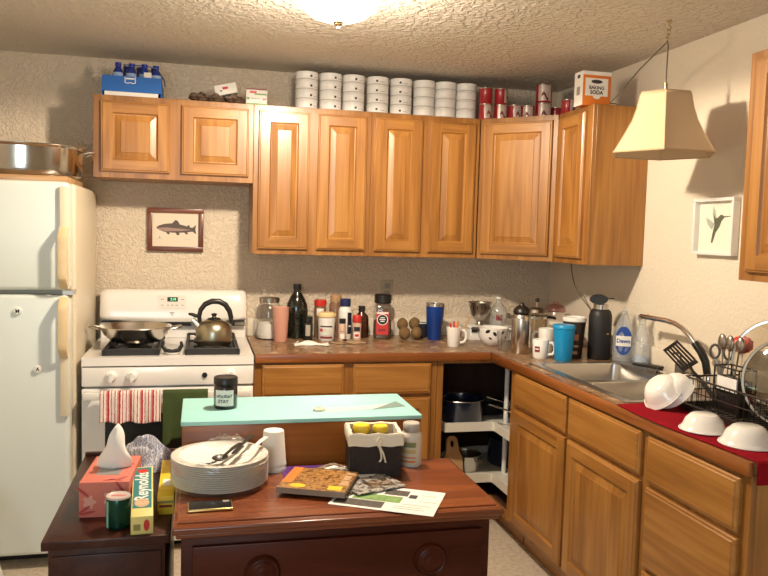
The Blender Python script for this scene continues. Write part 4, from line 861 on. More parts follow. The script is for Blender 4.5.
B().lathe([(0,0),(.034,0),(.037,.005),(.038,.05),(.034,.10),(.031,.14),(.022,.175),(.014,.195),(0,.196)], n=32).build('bottle_body', M['soap'], t, ang=60)
B().lathe([(0,.002),(.033,.003),(.036,.006),(.036,.035),(0,.036)], n=28).build('liquid', M['blueliq'], t)
b = B(); label_patch(b, .0385, .05, .02, .05, e=.001); b.build('label', M['labelpale'], t)
B().lathe([(0,.1965),(.016,.1965),(.016,.216),(0,.217)], n=20).build('collar', M['haze'], t)
b = B(); b.box(-.032,.020,-.009,.009,.217,.240); b.build('spray_head', M['haze'], t, bev=.004)
B().tube([(.014,0,.226),(.022,0,.245),(.030,0,.238)], .004, 6).build('trigger', M['pink'], t)

# ================================================================ ON TOP OF THE WALL CABINETS
ZTT = ZT + .0005
t = thing('drink_carton', 'torn open blue carton of bottles on the short wall cabinet', 'carton', (-2.425, -.165, ZTT)); w2 = .140
b = B(); b.box(-w2, w2, -.115, -.111, .022, .098); b.box(-w2, -w2+.004, -.111, .10, 0, .085); b.box(w2-.004, w2, -.111, .10, 0, .085); b.box(-w2+.004, w2-.004, .096, .10, 0, .09); b.box(-w2+.004, w2-.004, -.111, .096, 0, .004)
b.build('carton_body', M['blue'], t, bev=.0008, seg=1)
B().box(-w2+.012, w2-.016, -.1145, -.1112, .0005, .0215).build('carton_base', M['paper'], t)
b = B(); 
for q in ([(-.034,.070),(-.034,.096),(-.030,.096),(-.030,.070)], [(.014,.070),(.014,.096),(.018,.096),(.018,.070)], [(-.034,.070),(-.022,.066),(-.008,.070),(.006,.066),(.018,.070),(.018,.066),(.006,.062),(-.008,.066),(-.022,.062),(-.034,.066)], [(-.028,.083),(-.028,.091),(.012,.091),(.012,.083)]):
    pp = flat(q, -.1151, .0008); n0 = len(b.v); b.v += pp.v; b.f += [[i+n0 for i in f] for f in pp.f]; b.m += pp.m
b.build('logo', M['paper'], t)
b = B(); b.tube([(-.045,-.05,.165),(.06,-.055,.165),(.115,-.06,.155),(.146,.02,.115),(.147,.05,.09)], .003, 6); b.tube([(-.045,-.05,.165),(-.04,.06,.168),(.10,.07,.165),(.146,.06,.12)], .0028, 6); b.build('film_edge', M['bluefilm'], t)
B().surf(lambda u, v: (-.045+.165*u, -.052+.115*v+.006*math.sin(u*9), .1625-.012*u+.004*math.sin(u*14+v*9)), 14, 8).build('shrink_film', M['film'], t)
bt = thing('water_bottle', 'blue bottle at the left end of the blue carton', 'bottle', (-2.495, -.22, ZTT+.0045), 0, 'blue bottles in the open carton')
B().lathe([(0,0),(.026,0),(.029,.004),(.029,.09),(.026,.105),(.014,.125),(.012,.132),(0,.132)], n=24).build('bottle_body', M['bottleblue'], bt, ang=50)
B().lathe([(0,.1325),(.0145,.1325),(.0145,.148),(0,.149)], n=18).build('cap', M['navyblue'], bt)
b = B(); label_patch(b, .029, .05, .085, .103, e=.001); b.build('label', M['labelice'], bt)
for i, (x, y, l) in enumerate([(-2.432,-.215,'blue bottle second from the left in the open carton'),(-2.37,-.215,'blue bottle in the middle of the open carton'),(-2.316,-.20,'blue bottle at the right end of the open carton'),
      (-2.465,-.13,'blue bottle in the back row of the carton, left'),(-2.40,-.13,'blue bottle in the back row of the carton, middle'),(-2.33,-.13,'blue bottle in the back row of the carton, right')]):
    dup(bt, (x, y, ZTT+.0045), label=l)
for q in [q for q in bpy.data.objects if q.get('group') == 'blue bottles in the open carton']: q.scale = (1.05, 1.05, 1.13)
t = B().box(-.018,.018,-.008,.008,0,.060).build('small_box', M['paper'], at=(-2.352,-.262,ZTT+.070), bev=.001); t.location.z = ZTT+.0045; t.scale = (1,1,2.0); tag(t, 'narrow white packet sticking up at the right of the blue carton', 'packet')
for i, (x, rz, wx, l) in enumerate([(-2.105,.10,.06,'dark foil snack packet at the left end above the small wall cabinet door'),(-2.018,-.25,.055,'dark foil snack packet under the tilted white box'),(-1.928,.08,.062,'dark foil snack packet next to the green and white box')]):
    sd_ = i*1.7
    f = lambda u, v: ((u-.5)*2*wx*.8+.004*math.sin(v*9+sd_), (v-.5)*.09, .024+.028*math.sin(PI*u)**.5*math.sin(PI*v)*(1+.25*math.sin(u*11+sd_)))
    g = lambda u, v: ((u-.5)*2*wx*.8+.004*math.sin(v*9+sd_), (v-.5)*.09, .024-.021*math.sin(PI*u)**.5*math.sin(PI*v))
    q = B().surf(f, 18, 12).surf(g, 18, 12).build('snack_packet', M['foil'], at=(x, -.235, ZTT), rz=rz, ang=60); tag(q, l, 'packet', 'dark packets above the wall cabinet')
t = thing('small_box', 'tilted small white box with red print on the dark packets', 'box', (-1.965, -.225, ZTT+.048), -.05)
b = B(); b.xf(Matrix.Rotation(-.24, 4, 'Y')); b.box(-.055,.055,-.03,.03,0,.052); b.build('box_body', M['paper'], t, bev=.001)
b = B(); b.xf(Matrix.Rotation(-.24, 4, 'Y')); b.box(-.016,.012,-.0308,-.0302,.026,.038); b.build('print_mark', M['red'], t)
b = B(); b.xf(Matrix.Rotation(-.24, 4, 'Y')); b.box(-.03,-.02,-.0308,-.0302,.018,.024); b.build('print_mark', M['navy'], t)
t = thing('tea_box', 'small white box with red and green print above the cabinets', 'box', (-1.817, -.225, ZTT))
B().box(-.053,.053,-.03,.03,0,.088).build('box_body', M['paper'], t, bev=.001)
for x0, x1, z0, z1, m in [(-.052,.052,.080,.087,'darkred'),(-.035,.0,.062,.074,'red'),(-.012,.050,.055,.062,'leafgreen'),(-.050,.050,.004,.012,'leafgreen'),(-.050,-.036,.030,.042,'leafgreen'),(.030,.048,.030,.040,'red'),(-.03,.02,.034,.038,'grey')]:
    B().box(x0,x1,-.0309,-.0302,z0,z1).build('print_mark', M[m], t)
# round white tins, eight stacks
tn = thing('food_tin', 'x', 'tin', (0, 0, 0), 0, 'round white tins stacked above the wall cabinets')
B().lathe([(0,0),(.058,0),(.060,.0015),(.060,.004),(.0585,.006),(.0585,.044),(.060,.046),(.060,.0485),(.057,.0495),(.055,.047),(0,.047)], n=32).build('tin_body', M['tinwhite'], tn, ang=40)
b = B(); b.surf(lambda u, v: (.0591*math.sin((u-.5)*.2), -.0591*math.cos((u-.5)*.2), .020+.011*v), 4, 1); b.build('label_dot', M['charcoal'], tn)
B().lathe([(.0588,.0075),(.0594,.0085),(.0594,.0105),(.0588,.0115)], n=32).build('seam_band', M['tinband'], tn)
b = B(); label_patch(b, .0585, .030, .020, .0225, .52); b.build('label_line', M['grey'], tn)
names = ['leftmost', 'second', 'third', 'fourth', 'fifth', 'sixth', 'seventh', 'last']; lev = ['bottom', 'second', 'third', 'top']
sx_ = [-1.552, -1.424, -1.299, -1.166, -1.036, -.905, -.783, -.661]
first = True
for i, x in enumerate(sx_):
    for k in range(4):
        lb_ = f'round white tin, {lev[k]} of the {names[i]} stack from the left' if i < 7 else f'round white tin, {lev[k]} of the stack nearest the red cans'
        lz = ZTT+.0497*k; a = (.30, .30, .05, -.28, -.30, 2.2, 2.6, 2.4)[i]; px_ = x+random.uniform(-.0006,.0006)
        if first: tn.location = (px_, -.185, lz); tn.rotation_euler[2] = a; tn['label'] = lb_; first = False
        else: dup(tn, (px_, -.185, lz), a, lb_)
# red cans on the corner unit
cn = thing('food_can', 'x', 'can', (0,0,0), 0, 'red and white cans on the corner cabinets')
B().lathe([(0,.001),(.035,0),(.037,.002),(.037,.005),(.0358,.007),(.0358,.080),(.037,.082),(.037,.085),(.035,.0865),(.034,.083),(0,.083)], n=28).build('can_body', M['canred'], cn, ang=40)
b = B(); b.surf(lambda u, v: (.0364*math.sin((u-.5)*1.7+.9), -.0364*math.cos((u-.5)*1.7+.9), .008+.072*v), 12, 1); b.build('label_panel', M['canpale'], cn)
b = B(); b.surf(lambda u, v: (.0368*math.sin((u-.5)*.9+.9), -.0368*math.cos((u-.5)*.9+.9), .02+.016*v+.014*math.sin(u*5)), 10, 1); b.build('label_mark', M['darkred'], cn)
for q in (0.0962,): B().lathe([(.0355,.0805),(.0376,.0815),(.0376,.0855),(.0345,.0868)], n=28).build('can_rim', M['steel'], cn)
cans = [(-.572,-.26,0,.2-.75,'red can, bottom of the stack nearest the white tins'),(-.572,-.26,1,.7,'red can, top of the stack nearest the white tins'),(-.487,-.27,0,-.9,'red can, bottom of the second red stack'),(-.487,-.27,1,.1,'red can, top of the second red stack'),
        (-.412,-.29,0,-.6,'single red and white can right of the two short stacks'),(-.338,-.30,0,-1.3,'single red can left of the tallest red stack'),(-.258,-.325,0,-1.1,'red can, bottom of the red stack nearest the corner'),(-.258,-.325,1,-1.2,'red can, top of the red stack nearest the corner'),
        (-.172,-.30,0,1.2,'single dark red can just right of the last stack'),(-.225,-.555,0,-.2,'red and white can beside the orange box')]
for i, (x, y, k, a, l) in enumerate(cans):
    z = ZTT+.0872*k
    if i == 0: cn.location = (x, y, z); cn.rotation_euler[2] = a; cn['label'] = l
    else: dup(cn, (x, y, z), a, l)
for q in [q for q in bpy.data.objects if q.name.startswith('food_can') and q.get('label','') in (cans[6][4], cans[7][4])]:
    q.scale = (1.22, 1.22, 1.17)
    if q['label'] == cans[7][4]: q.location.z = ZTT+.0872*1.17
# orange box
t = thing('baking_soda_box', 'orange and white baking soda box on the right end wall cabinet', 'box', (-.262, -.878, ZTT), .02)
B().box(-.074,.074,-.040,.040,0,.158).build('box_body', M['orangebox'], t, bev=.001)
B().box(-.0745,.0745,-.0402,.0402,.1582,.160).build('box_top', M['paper'], t)
B().box(-.0752,-.0742,-.0402,.0402,.0,.158).build('side_panel', M['paper'], t)
B().box(-.0740,.0740,-.0408,-.0402,.142,.158).build('top_band', M['paper'], t)
fp = flat([(-.062,.128),(.058,.128),(.058,.045),(.022,.045),(.012,.032),(-.012,.032),(-.022,.045),(-.062,.045)], -.0403, .0006).build('front_label', M['paper'], t)
flat([(.030*math.cos(a*PI/12)-.002, .112+.009*math.sin(a*PI/12)) for a in range(24)], -.0411, .0006).build('emblem', M['charcoal'], fp)
b = B(); b.text('BAKING', .022, lambda x, y: (x-.002, -.0414, .083+y), bold=.0007); b.text('SODA', .025, lambda x, y: (x-.002, -.0414, .061+y), bold=.0009); b.build('lettering', M['charcoal'], fp)
B().box(-.0760,-.0753,-.012,.012,.130,.146).build('side_mark', M['charcoal'], t)
B().box(-.0760,-.0753,-.015,.015,.05,.09).build('side_mark', M['grey'], t)

# ================================================================ CORNER TURNTABLE AND ITS POTS
t = thing('turntable_shelves', 'white two-tier turning shelf unit inside the open corner cabinet', 'lazy susan', (-.47, -.47, TK+.0165)); o = (-.47, -.47, TK+.0165)
B(o).tube([(-.47,-.47,TK+.0168),(-.47,-.47,.852)], .0125, 14).build('pole', M['white'], t)
nx_ = -.583
def pie():
    R_ = .395; a0 = math.atan2(-math.sqrt(R_**2-.113**2), nx_+.47); a1 = math.atan2(nx_+.47, -math.sqrt(R_**2-.113**2))+2*PI
    return [(-.47+R_*math.cos(a0+(a1-a0)*i/40), -.47+R_*math.sin(a0+(a1-a0)*i/40)) for i in range(41)] + [(nx_-.02, nx_+.0), (nx_-.007, nx_-.002), (nx_-.002, nx_-.007), (nx_, nx_-.02)]
for z in (.49, .215):
    pg = pie(); s_ = B(o).prism(pg, z, z+.008).build('shelf', M['susan'], t, flat=True)
    b = B(o); n = len(pg); th = .007
    for i in range(n):
        j = (i+1) % n; a = Vector((*pg[i],0)); c = Vector((*pg[j],0)); d = (c-a); nn = Vector((-d.y, d.x, 0)).normalized()*th
        b.add([(a.x,a.y,z+.0082),(c.x,c.y,z+.0082),(c.x+nn.x,c.y+nn.y,z+.0082),(a.x+nn.x,a.y+nn.y,z+.0082),(a.x,a.y,z+.048),(c.x,c.y,z+.048),(c.x+nn.x,c.y+nn.y,z+.048),(a.x+nn.x,a.y+nn.y,z+.048)], [(0,1,5,4),(2,3,7,6),(4,5,6,7),(0,4,7,3),(1,2,6,5)])
    b.build('shelf_rim', M['susan'], s_, flat=True)
def pot(name, label, cat, x, y, z, r_, h, m, grp=None):
    t = thing(name, label, cat, (x, y, z), 0, grp)
    B().lathe([(0,0),(r_*.92,0),(r_,.010),(r_,h-.004),(r_+.004,h),(r_-.002,h+.001),(r_-.004,h-.006),(r_-.004,.012),(0,.008)], n=40).build('pot_body', m, t, ang=50)
    return t
t = pot('stock_pot', 'dark navy enamel pot on the upper corner turntable shelf', 'pot', -.70, -.375, .4985, .125, .125, M['enamelblue'])
B().tube([(.129*math.cos(a*PI/18),.129*math.sin(a*PI/18),.126) for a in range(36)], .0028, 6, True).build('rim', M['steel_d'], t)
t = pot('saucepan', 'steel saucepan with long handle on the upper turntable shelf, nearer', 'pan', -.30, -.66, .4985, .09, .075, M['steel_d'])
B().tube([(-.088,.02,.062),(-.14,.045,.075),(-.30,.115,.125)], [.008,.009,.010], 8, flat=.6).build('handle', M['steel'], t)
t = pot('saucepan', 'steel saucepan with long handle on the upper turntable shelf, farther', 'pan', -.25, -.36, .4985, .10, .085, M['steel_d'])
B().tube([(-.098,-.02,.072),(-.16,-.035,.085),(-.31,-.045,.135)], [.008,.009,.010], 8, flat=.6).build('handle', M['steel'], t)
t = pot('stock_pot', 'big dark pot added to darken the back of the lower turntable shelf', 'pot', -.36, -.30, .2235, .13, .15, M['enamelblue'])  # extra pot, added only to darken the lower shelf
t = pot('darkening_pan', 'dark pan added to darken the back of the upper turntable shelf', 'pan', -.47, -.20, .4985, .10, .07, M['iron'])  # pan put in so the back of the upper shelf reads darker
t = pot('cooking_pot', 'shiny steel pot on the lower corner turntable shelf', 'pot', -.655, -.36, .2235, .085, .085, M['steel'])
for s_ in (-1, 1): B().tube([(s_*.06,-.062,.06),(s_*.07,-.085,.062),(s_*.045,-.105,.062),(s_*.035,-.078,.06)], .0045, 6).build('handle', M['steel_d'], t)
t = thing('serving_board', 'small wooden board with a handle hole on the lower turntable shelf', 'cutting board', (-.765, -.50, .2235), .15)
b = B(); q = Matrix.Rotation(-.22, 4, 'X'); b.xf(q)
op = [(-.05,0),(.05,0),(.055,.10),(.04,.13),(.03,.20),(.015,.215),(-.015,.215),(-.03,.20),(-.04,.13),(-.055,.10)]; ip = [(.012*math.cos(2*PI*(i+.5)/10-PI/2-PI/10*0), .175+.018*math.sin(2*PI*(i+.5)/10-PI/2)) for i in range(10)]
order = [7,8,9,0,1,2,3,4,5,6]
op_s = sorted(op, key=lambda p: math.atan2(p[1]-.175, p[0])); ip_s = sorted(ip, key=lambda p: math.atan2(p[1]-.175, p[0]))
vs = [(x,y_,z) for y_ in (-.008,.008) for x, z in op_s] + [(x,y_,z) for y_ in (-.008,.008) for x, z in ip_s]
fs = []
for i in range(10):
    j = (i+1) % 10; fs += [(i,j,20+j,20+i),(10+i,10+j,30+j,30+i),(i,j,10+j,10+i),(20+i,20+j,30+j,30+i)]
b.add(vs, fs); b.build('board', M['board'], t, flat=True)
t = thing('pot_lid', 'steel pot lid standing on the lower turntable shelf', 'lid', (-.37, -.62, .2235), 0)
b = B(); b.xf(Matrix.Translation((0,0,.085)) @ Matrix.Rotation(-1.0, 4, 'Z') @ Matrix.Rotation(1.25, 4, 'X')); b.lathe([(.080,0),(.084,.003),(.080,.006),(.06,.016),(0,.022)], n=32); b.build('lid_body', M['steel'], t, ang=50)
b = B(); b.xf(Matrix.Translation((0,0,.085)) @ Matrix.Rotation(-1.0, 4, 'Z') @ Matrix.Rotation(1.25, 4, 'X')); b.lathe([(0,.0225),(.008,.0225),(.014,.034),(.010,.040),(0,.041)], n=16); b.build('knob', M['black'], t)

# ================================================================ DISH-DRYING END OF THE COUNTER
def clothf(u, v):
    L1 = .70; s_ = v*(L1+.062); x = -.627+.61*u - .012*math.sin(v*5)*(1-u)
    if s_ < L1: return (x, -1.842-s_+.006*math.sin(u*9), CZ+.0035+.0016*math.sin(u*23)*math.sin(v*19))
    d = s_-L1; return (x+.010*d/.1*math.sin(u*14), -2.5445-.004*math.sin(u*14)*min(1, d/.05)-.002, CZ+.0025-d)
t = B((-.3,-2.2,CZ)).surf(clothf, 60, 60).build('drying_towel', M['cloth_red'], at=(-.3,-2.2,CZ), solid=.003, ang=80); tag(t, 'crimson towel spread under the dishes and hanging off the counter end', 'towel')
BP = [(0,0),(.036,0),(.042,.003),(.058,.022),(.066,.046),(.072,.056),(.0765,.062),(.0765,.0655),(.070,.062),(.062,.048),(.054,.026),(.038,.008),(0,.006)]
def bowl(label, loc, n_, sc=1.06):
    t = thing('bowl', label, 'bowl', loc, 0, 'white bowls drying on the towel'); t.rotation_euler = Vector(n_).to_track_quat('Z', 'Y').to_euler()
    B().lathe([(a*sc, c*sc*.82) for a, c in BP], n=48).build('bowl_body', M['ceramic'], t, ang=60)
    B().tube([(.0765*sc*math.cos(a*PI/24), .0765*sc*math.sin(a*PI/24), .0637*sc*.82) for a in range(48)], .0024, 6, True).build('bowl_rim', M['ceramic'], t)
    return t
zc_ = CZ+.006
bowl('white bowl upside down on the red towel, between the leaning bowls and the last one', (-.545, -2.218, zc_+.0525), (0,0,-1), .95)
bowl('white bowl upside down at the near end of the red towel', (-.520, -2.385, zc_+.0565), (0,0,-1), 1.03)
nb = Vector((.70,.02,-.66)).normalized()
bowl('white bowl leaning on its side in front, bottom facing the room', (-.525, -1.915, 1.008), nb, 1.0)
bowl('white bowl leaning on its side tucked behind the front leaning bowl', Vector((-.525,-1.915,1.008))+nb*.022+Vector((.022,-.012,.022)), nb, 1.0)
# rack
t = thing('dish_rack', 'black wire dish rack on a black tray by the right wall', 'dish rack', (-.25, -2.20, CZ+.0055)); o = (-.25,-2.20,CZ+.0055)
rx0, rx1, ry0, ry1 = -.42, -.07, -2.50, -1.935; zb = CZ+.0065
b = B(o); b.box(rx0-.01, rx1+.01, ry0-.01, ry1+.01, zb-.0008, zb+.004)
b.box(rx0-.012, rx0-.006, ry0-.01, ry1+.01, zb+.004, zb+.022); b.box(rx1+.006, rx1+.012, ry0-.01, ry1+.01, zb+.004, zb+.022); b.box(rx0-.006, rx1+.006, ry1+.004, ry1+.010, zb+.004, zb+.022); b.box(rx0-.006, rx1+.006, ry0-.010, ry0-.004, zb+.004, zb+.022)
b.build('drip_tray', M['black'], t, flat=True)
z1_, z2_ = zb+.020, zb+.115
def rail(z, q=.003): return B(o).tube([(rx0,ry0,z),(rx1,ry0,z),(rx1,ry1,z),(rx0,ry1,z)], q, 6, True)
rail(z1_).build('wire_rail', M['black'], t); rail(z2_, .0036).build('wire_rail', M['black'], t); rail((z1_+z2_)/2, .0022).build('wire_rail', M['black'], t)
b = B(o); m_ = 24
for i in range(m_+1):
    y = ry0+(ry1-ry0)*i/m_
    b.tube([(rx0,y,z2_),(rx0,y,z1_),(rx1,y,z1_),(rx1,y,z2_)], .0019, 5)
for i in range(1, 12):
    x = rx0+(rx1-rx0)*i/12
    for y in (ry0, ry1): b.tube([(x,y,z1_),(x,y,z2_)], .0019, 5)
b.build('wire_grid', M['black'], t)
for (x, y) in ((rx0,ry0),(rx1,ry0),(rx1,ry1),(rx0,ry1)): B(o).tube([(x,y,zb+.0042),(x,y,z2_)], .0042, 8).build('corner_post', M['black'], t)
# caddy hung on the rack
t = thing('utensil_caddy', 'black utensil caddy with a white front panel, in a wire frame at the rack front', 'caddy', (-.372, -2.09, zb+.024)); o = (-.372,-2.055,zb+.024)
cx0, cx1, cy0, cy1 = -.400, -.335, -2.150, -2.030; ca, cb = zb+.024, 1.098
B(o).prism([(cx0+.006,cy0+.006),(cx1-.006,cy0+.006),(cx1-.006,cy1-.006),(cx0+.006,cy1-.006)], ca+.001, 1.062).build('caddy_cup', M['black'], t, bev=.004)
B(o).box(cx0+.0015, cx0+.0055, cy0+.012, cy1-.012, 1.018, 1.066).build('front_panel', M['white'], t)
b = B(o)
for z in (ca+.004, 1.02, cb): b.tube([(cx0,cy0,z),(cx1,cy0,z),(cx1,cy1,z),(cx0,cy1,z)], .003, 6, True)
for (x, y) in ((cx0,cy0),(cx1,cy0),(cx1,cy1),(cx0,cy1)): b.tube([(x,y,ca+.002),(x,y,cb)], .003, 6)
b.build('wire_frame', M['black'], t)
B(o).box(cx0+.002, cx0+.0055, cy0+.012, cy1-.012, 1.000, 1.014).build('dark_band', M['black'], t)
# plate in the rack
t = thing('plate', 'white plate standing in the dish rack behind the leaning bowls', 'plate', (-.155, -1.985, zb+.024)); 
b = B(); b.xf(Matrix.Translation((0,0,.093)) @ Matrix.Rotation(PI/2-.10, 4, 'X')); b.lathe([(0,0),(.05,0),(.055,.002),(.085,.012),(.0925,.015),(.092,.018),(.084,.015),(.052,.005),(0,.004)], n=44); b.build('plate_body', M['ceramic'], t, ang=50)
# lids
def glid(label, c_, n_, R_):
    t = thing('pot_lid', label, 'lid', c_, 0, None); t.rotation_euler = Vector(n_).to_track_quat('Z', 'Y').to_euler()
    B().lathe([(R_-.006,0),(R_+.002,-.001),(R_+.004,.004),(R_+.001,.008),(R_-.006,.007)], n=56).build('steel_rim', M['steel'], t, ang=60)
    B().lathe([(R_-.005,.004),(R_*.8,.018),(R_*.5,.030),(R_*.2,.037),(0,.038)], n=48).build('glass_dome', M['smoke'], t)
    B().lathe([(0,.0385),(.020,.0385),(.022,.041),(.012,.044),(.010,.056),(.022,.062),(.024,.070),(.018,.075),(0,.076)], n=24).build('knob', M['black'], t)
    return t
glid('big glass lid with steel rim propped at the back of the dish rack', (-.175, -2.100, 1.105), (-.62,-.72,.20), .148)
glid('glass lid with steel rim standing in front at the near end of the rack', (-.315, -2.305, 1.082), (-.80,-.52,.16), .138)
# spatula, scissors, scrubber and spoons
A_, B_, C_, D_ = Vector((-.2,-1.469,1.053)), Vector((-.2,-1.561,1.108)), Vector((-.2,-1.696,1.041)), Vector((-.2,-1.624,.989))
O_ = (C_+D_)/2; e1 = (A_+B_)/2-O_; e2 = (B_-A_); e3 = Vector((1,0,0))
t = thing('slotted_spatula', 'black slotted spatula leaning across the rack end by the faucet', 'spatula', O_)
b = B()
def sbox(s0, s1, w0, w1, th=.0016):
    P_ = [O_*0+e1*s+e2*w+e3*d for d in (-th, th) for s, w in ((s0,w0),(s1,w0),(s1,w1),(s0,w1))]
    b.add(P_, [(0,1,2,3),(7,6,5,4),(0,4,5,1),(1,5,6,2),(2,6,7,3),(3,7,4,0)])
sbox(0,.14,-.48,.48); sbox(.9,1,-.5,.5)
for k in range(6): w = -.5+.18*k; sbox(.14,.9,w,w+.10)
b.build('slotted_head', M['black'], t, flat=True)
b = B(); b.tube([e1*.06, e1*-.2+e3*-.01, e1*-.55+e3*-.012, e1*-1.3+e3*-.025], [.006,.006,.009,.011], 8); b.build('handle', M['black'], t)
t = thing('scissors', 'grey-handled kitchen scissors standing in the rack by the wall', 'scissors', (-.30, -1.965, zb+.024), -.75)
for s_ in (-1, 1):
    b = B(); b.tube([(s_*.022+.017*math.cos(a*PI/10)*.9, 0, .180+.024*math.sin(a*PI/10)) for a in range(20)], .0045, 8, True); b.build('grip', M['gripgrey'], t)
    b = B(); b.tube([(s_*.020,s_*.002,.155),(s_*.004,s_*.002,.12),(-s_*.008,s_*.002,.03),(-s_*.010,s_*.002,.001)], [.006,.007,.006,.002], 6, flat=.3); b.build('blade', M['steel_d'], t)
t = thing('scrubber', 'red ball scrubber on a short stick behind the scissors', 'scrubber', (-.215, -1.962, zb+.024), 0)
B().tube([(0,0,0),(.0,.0,.175)], .005, 8).build('handle', M['white'], t)
b = B(); b.surf(lambda u, v: tuple(q*(1+.10*math.sin(u*44)*math.sin(v*22)) for q in (.036*math.cos(2*PI*u)*math.sin(PI*v), .036*math.sin(2*PI*u)*math.sin(PI*v), -.030*math.cos(PI*v))), 40, 20); b.v = [Vector((p.x,p.y,p.z+.205)) for p in b.v]
b.build('scrub_head', M['redsil'], t, ang=80)
for i, (x, y, a, l) in enumerate([(-.365,-2.06,.10,'steel spoon in the black caddy, left'),(-.37,-2.09,-.05,'steel spoon in the middle of the black caddy'),(-.365,-2.12,-.16,'steel spoon in the black caddy, right')]):
    q = B().tube([(0,0,0),(0,a*.04,.04),(0,a*.085,.085)], [.003,.0035,.004], 8, flat=.5); q.ell((0,a*.11,.112), .010, .018, .028, 14, 8)
    q = q.build('spoon', M['steel_d'], at=(x, y, 1.0625)); tag(q, l, 'spoon', 'spoons in the caddy')
t = thing('scrub_brush', 'black dish brush lying on the sink ledge by the spray bottle', 'brush', (-.085, -1.19, CZ+.0045), -1.3)
B().tube([(-.09,0,.012),(-.02,0,.014),(.02,0,.018)], [.006,.007,.010], 8).build('handle', M['black'], t); B().box(.01,.075,-.022,.022,.012,.026).build('brush_back', M['black'], t, bev=.006); B().box(.014,.071,-.018,.018,.0,.0115).build('bristles', M['gripgrey'], t)
t = B().lathe([(0,.002),(.030,.002),(.040,.006),(.042,.009),(.038,.007),(0,.0035)], n=28).build('sink_strainer', M['chrome'], at=(-.085,-1.315,CZ+.0045)); tag(t, 'small chrome sink strainer on the ledge beside the brush', 'strainer')
t = thing('soap_bottle', 'small dark soap dispenser by the wall near the brush', 'bottle', (-.062, -1.395, CZ+.0045)); B().lathe([(0,0),(.020,0),(.022,.003),(.022,.06),(.012,.075),(0,.075)], n=24).build('bottle_body', M['gripgrey'], t); B().tube([(0,0,.0755),(0,0,.105),(-.012,.010,.108),(-.03,.02,.102)], .0045, 8).build('pump', M['gripgrey'], t)

# ================================================================ THE DARK DRESSER USED AS A TABLE, AND ITS NEIGHBOURS
t = thing('dresser', 'dark cherry wood dresser with carved round pulls in the foreground', 'dresser', (-1.70, -2.08, 0)); o = (-1.70, -2.08, 0)
dx0, dx1, dy0, dy1, DZ = -2.153, -1.252, -2.325, -1.843, .75
B(o).box(dx0+.022, dx1-.03, dy0+.030, dy1+.01, .06, .7115).build('body', M['cherry_shaded'], t, bev=.003)
B(o).box(dx0+.03, dx1-.04, dy0+.045, dy1-.03, 0, .0595).build('plinth', M['cherry_shaded'], t)
B(o).box(dx0+.008, dx1-.008, dy0+.014, dy1, .712, .7275).box(dx0, dx1, dy0, dy1, .7275, .7465).build('top', M['cherry'], t, bev=.005, seg=3)
B(o).box(dx0+.012, dx1-.012, dy0+.030, dy1-.004, .7463, DZ).build('top_panel', M['cherry'], t, bev=.0015, seg=1)
for z0, z1 in ((.505, .690), (.290, .490), (.080, .275)):
    d = B(o).box(dx0+.050, dx1-.058, dy0+.012, dy0+.0295, z0, z1).build('drawer', M['cherry_shaded'], t, bev=.004)
    for px in (-1.923, -1.462):
        k = B(o); k.xf(Matrix.Translation((px, dy0+.0118, z1-.078)) @ Matrix.Rotation(PI/2, 4, 'X'))
        k.lathe([(0,0),(.046,0),(.047,.005),(.042,.010),(.038,.007),(.034,.007),(.030,.013),(.026,.016),(.020,.014),(.014,.017),(0,.019)], n=36); k.build('pull', M['cherry_shaded'], d, ang=60)
t = thing('side_cabinet', 'low dark brown cabinet standing left of the dresser', 'cabinet', (-2.325, -1.80, 0)); o = (-2.325, -1.80, 0)
B(o).box(-2.475, -2.175, -2.165, -1.41, .0, .6545).build('body', M['espresso'], t, bev=.002)
B(o).box(-2.488, -2.163, -2.192, -1.40, .655, .68).build('top', M['espresso'], t, bev=.003)
B(o).box(-2.485, -2.166, -1.42, -1.402, .6805, .694).build('back_ledge', M['espresso'], t, bev=.002)
B(o).box(-2.465, -2.185, -2.172, -2.1655, .05, .63).build('door', M['espresso'], t, bev=.002)
t = thing('storage_chest', 'red-brown wooden chest with a pale teal painted top behind the dresser', 'chest', (-1.742, -1.655, 0)); o = (-1.742, -1.655, 0)
tx0, tx1, ty0, ty1, TZ = -2.145, -1.352, -1.832, -1.485, .898
B(o).box(tx0+.004, tx1-.004, ty0+.003, ty1-.003, 0, .884).build('body', M['warmwood'], t, bev=.002)
lid = B(o).box(tx0, tx1, ty0, ty1, .8845, TZ).build('lid', M['teal'], t, bev=.002)
def decal(pts, e=.0006): return B(o).prism(pts, TZ+.0001, TZ+e)
decal([(-1.665,-1.745),(-1.60,-1.738),(-1.50,-1.715),(-1.40,-1.672),(-1.385,-1.655),(-1.41,-1.650),(-1.50,-1.675),(-1.60,-1.695),(-1.665,-1.70)]).build('painted_beach', M['sand'], lid)
decal([(-1.505,-1.735),(-1.375,-1.700),(-1.392,-1.618)], .0010).build('painted_hill', M['slate'], lid)
t = thing('seashell', 'small grey seashell on the teal chest top', 'shell', (-1.69, -1.728, TZ+.0002), .3)
B().surf(lambda u, v: (.026*(1-.15*v)*math.cos(PI*2*u)*math.sin(PI*v*.5+.001), .018*math.sin(2*PI*u)*math.sin(PI*v*.5+.001), .012*math.cos(PI*v*.5)*(1+.12*math.sin(u*60))), 40, 8).build('shell_body', M['shell'], t, ang=80)
t = thing('candle_jar', 'black jar candle with a white hand-lettered label on the teal top', 'candle', (-2.001, -1.640, TZ+.0003), face(-2.0,-1.64))
B().lathe([(0,0),(.037,0),(.040,.004),(.040,.074),(.036,.080),(0,.080)], n=40).build('jar_body', M['black_gloss'], t, ang=45)
B().lathe([(0,.0805),(.037,.0805),(.0405,.083),(.0405,.104),(.038,.107),(.034,.1065),(.033,.105),(0,.105)], n=40).build('lid', M['black'], t, ang=45)
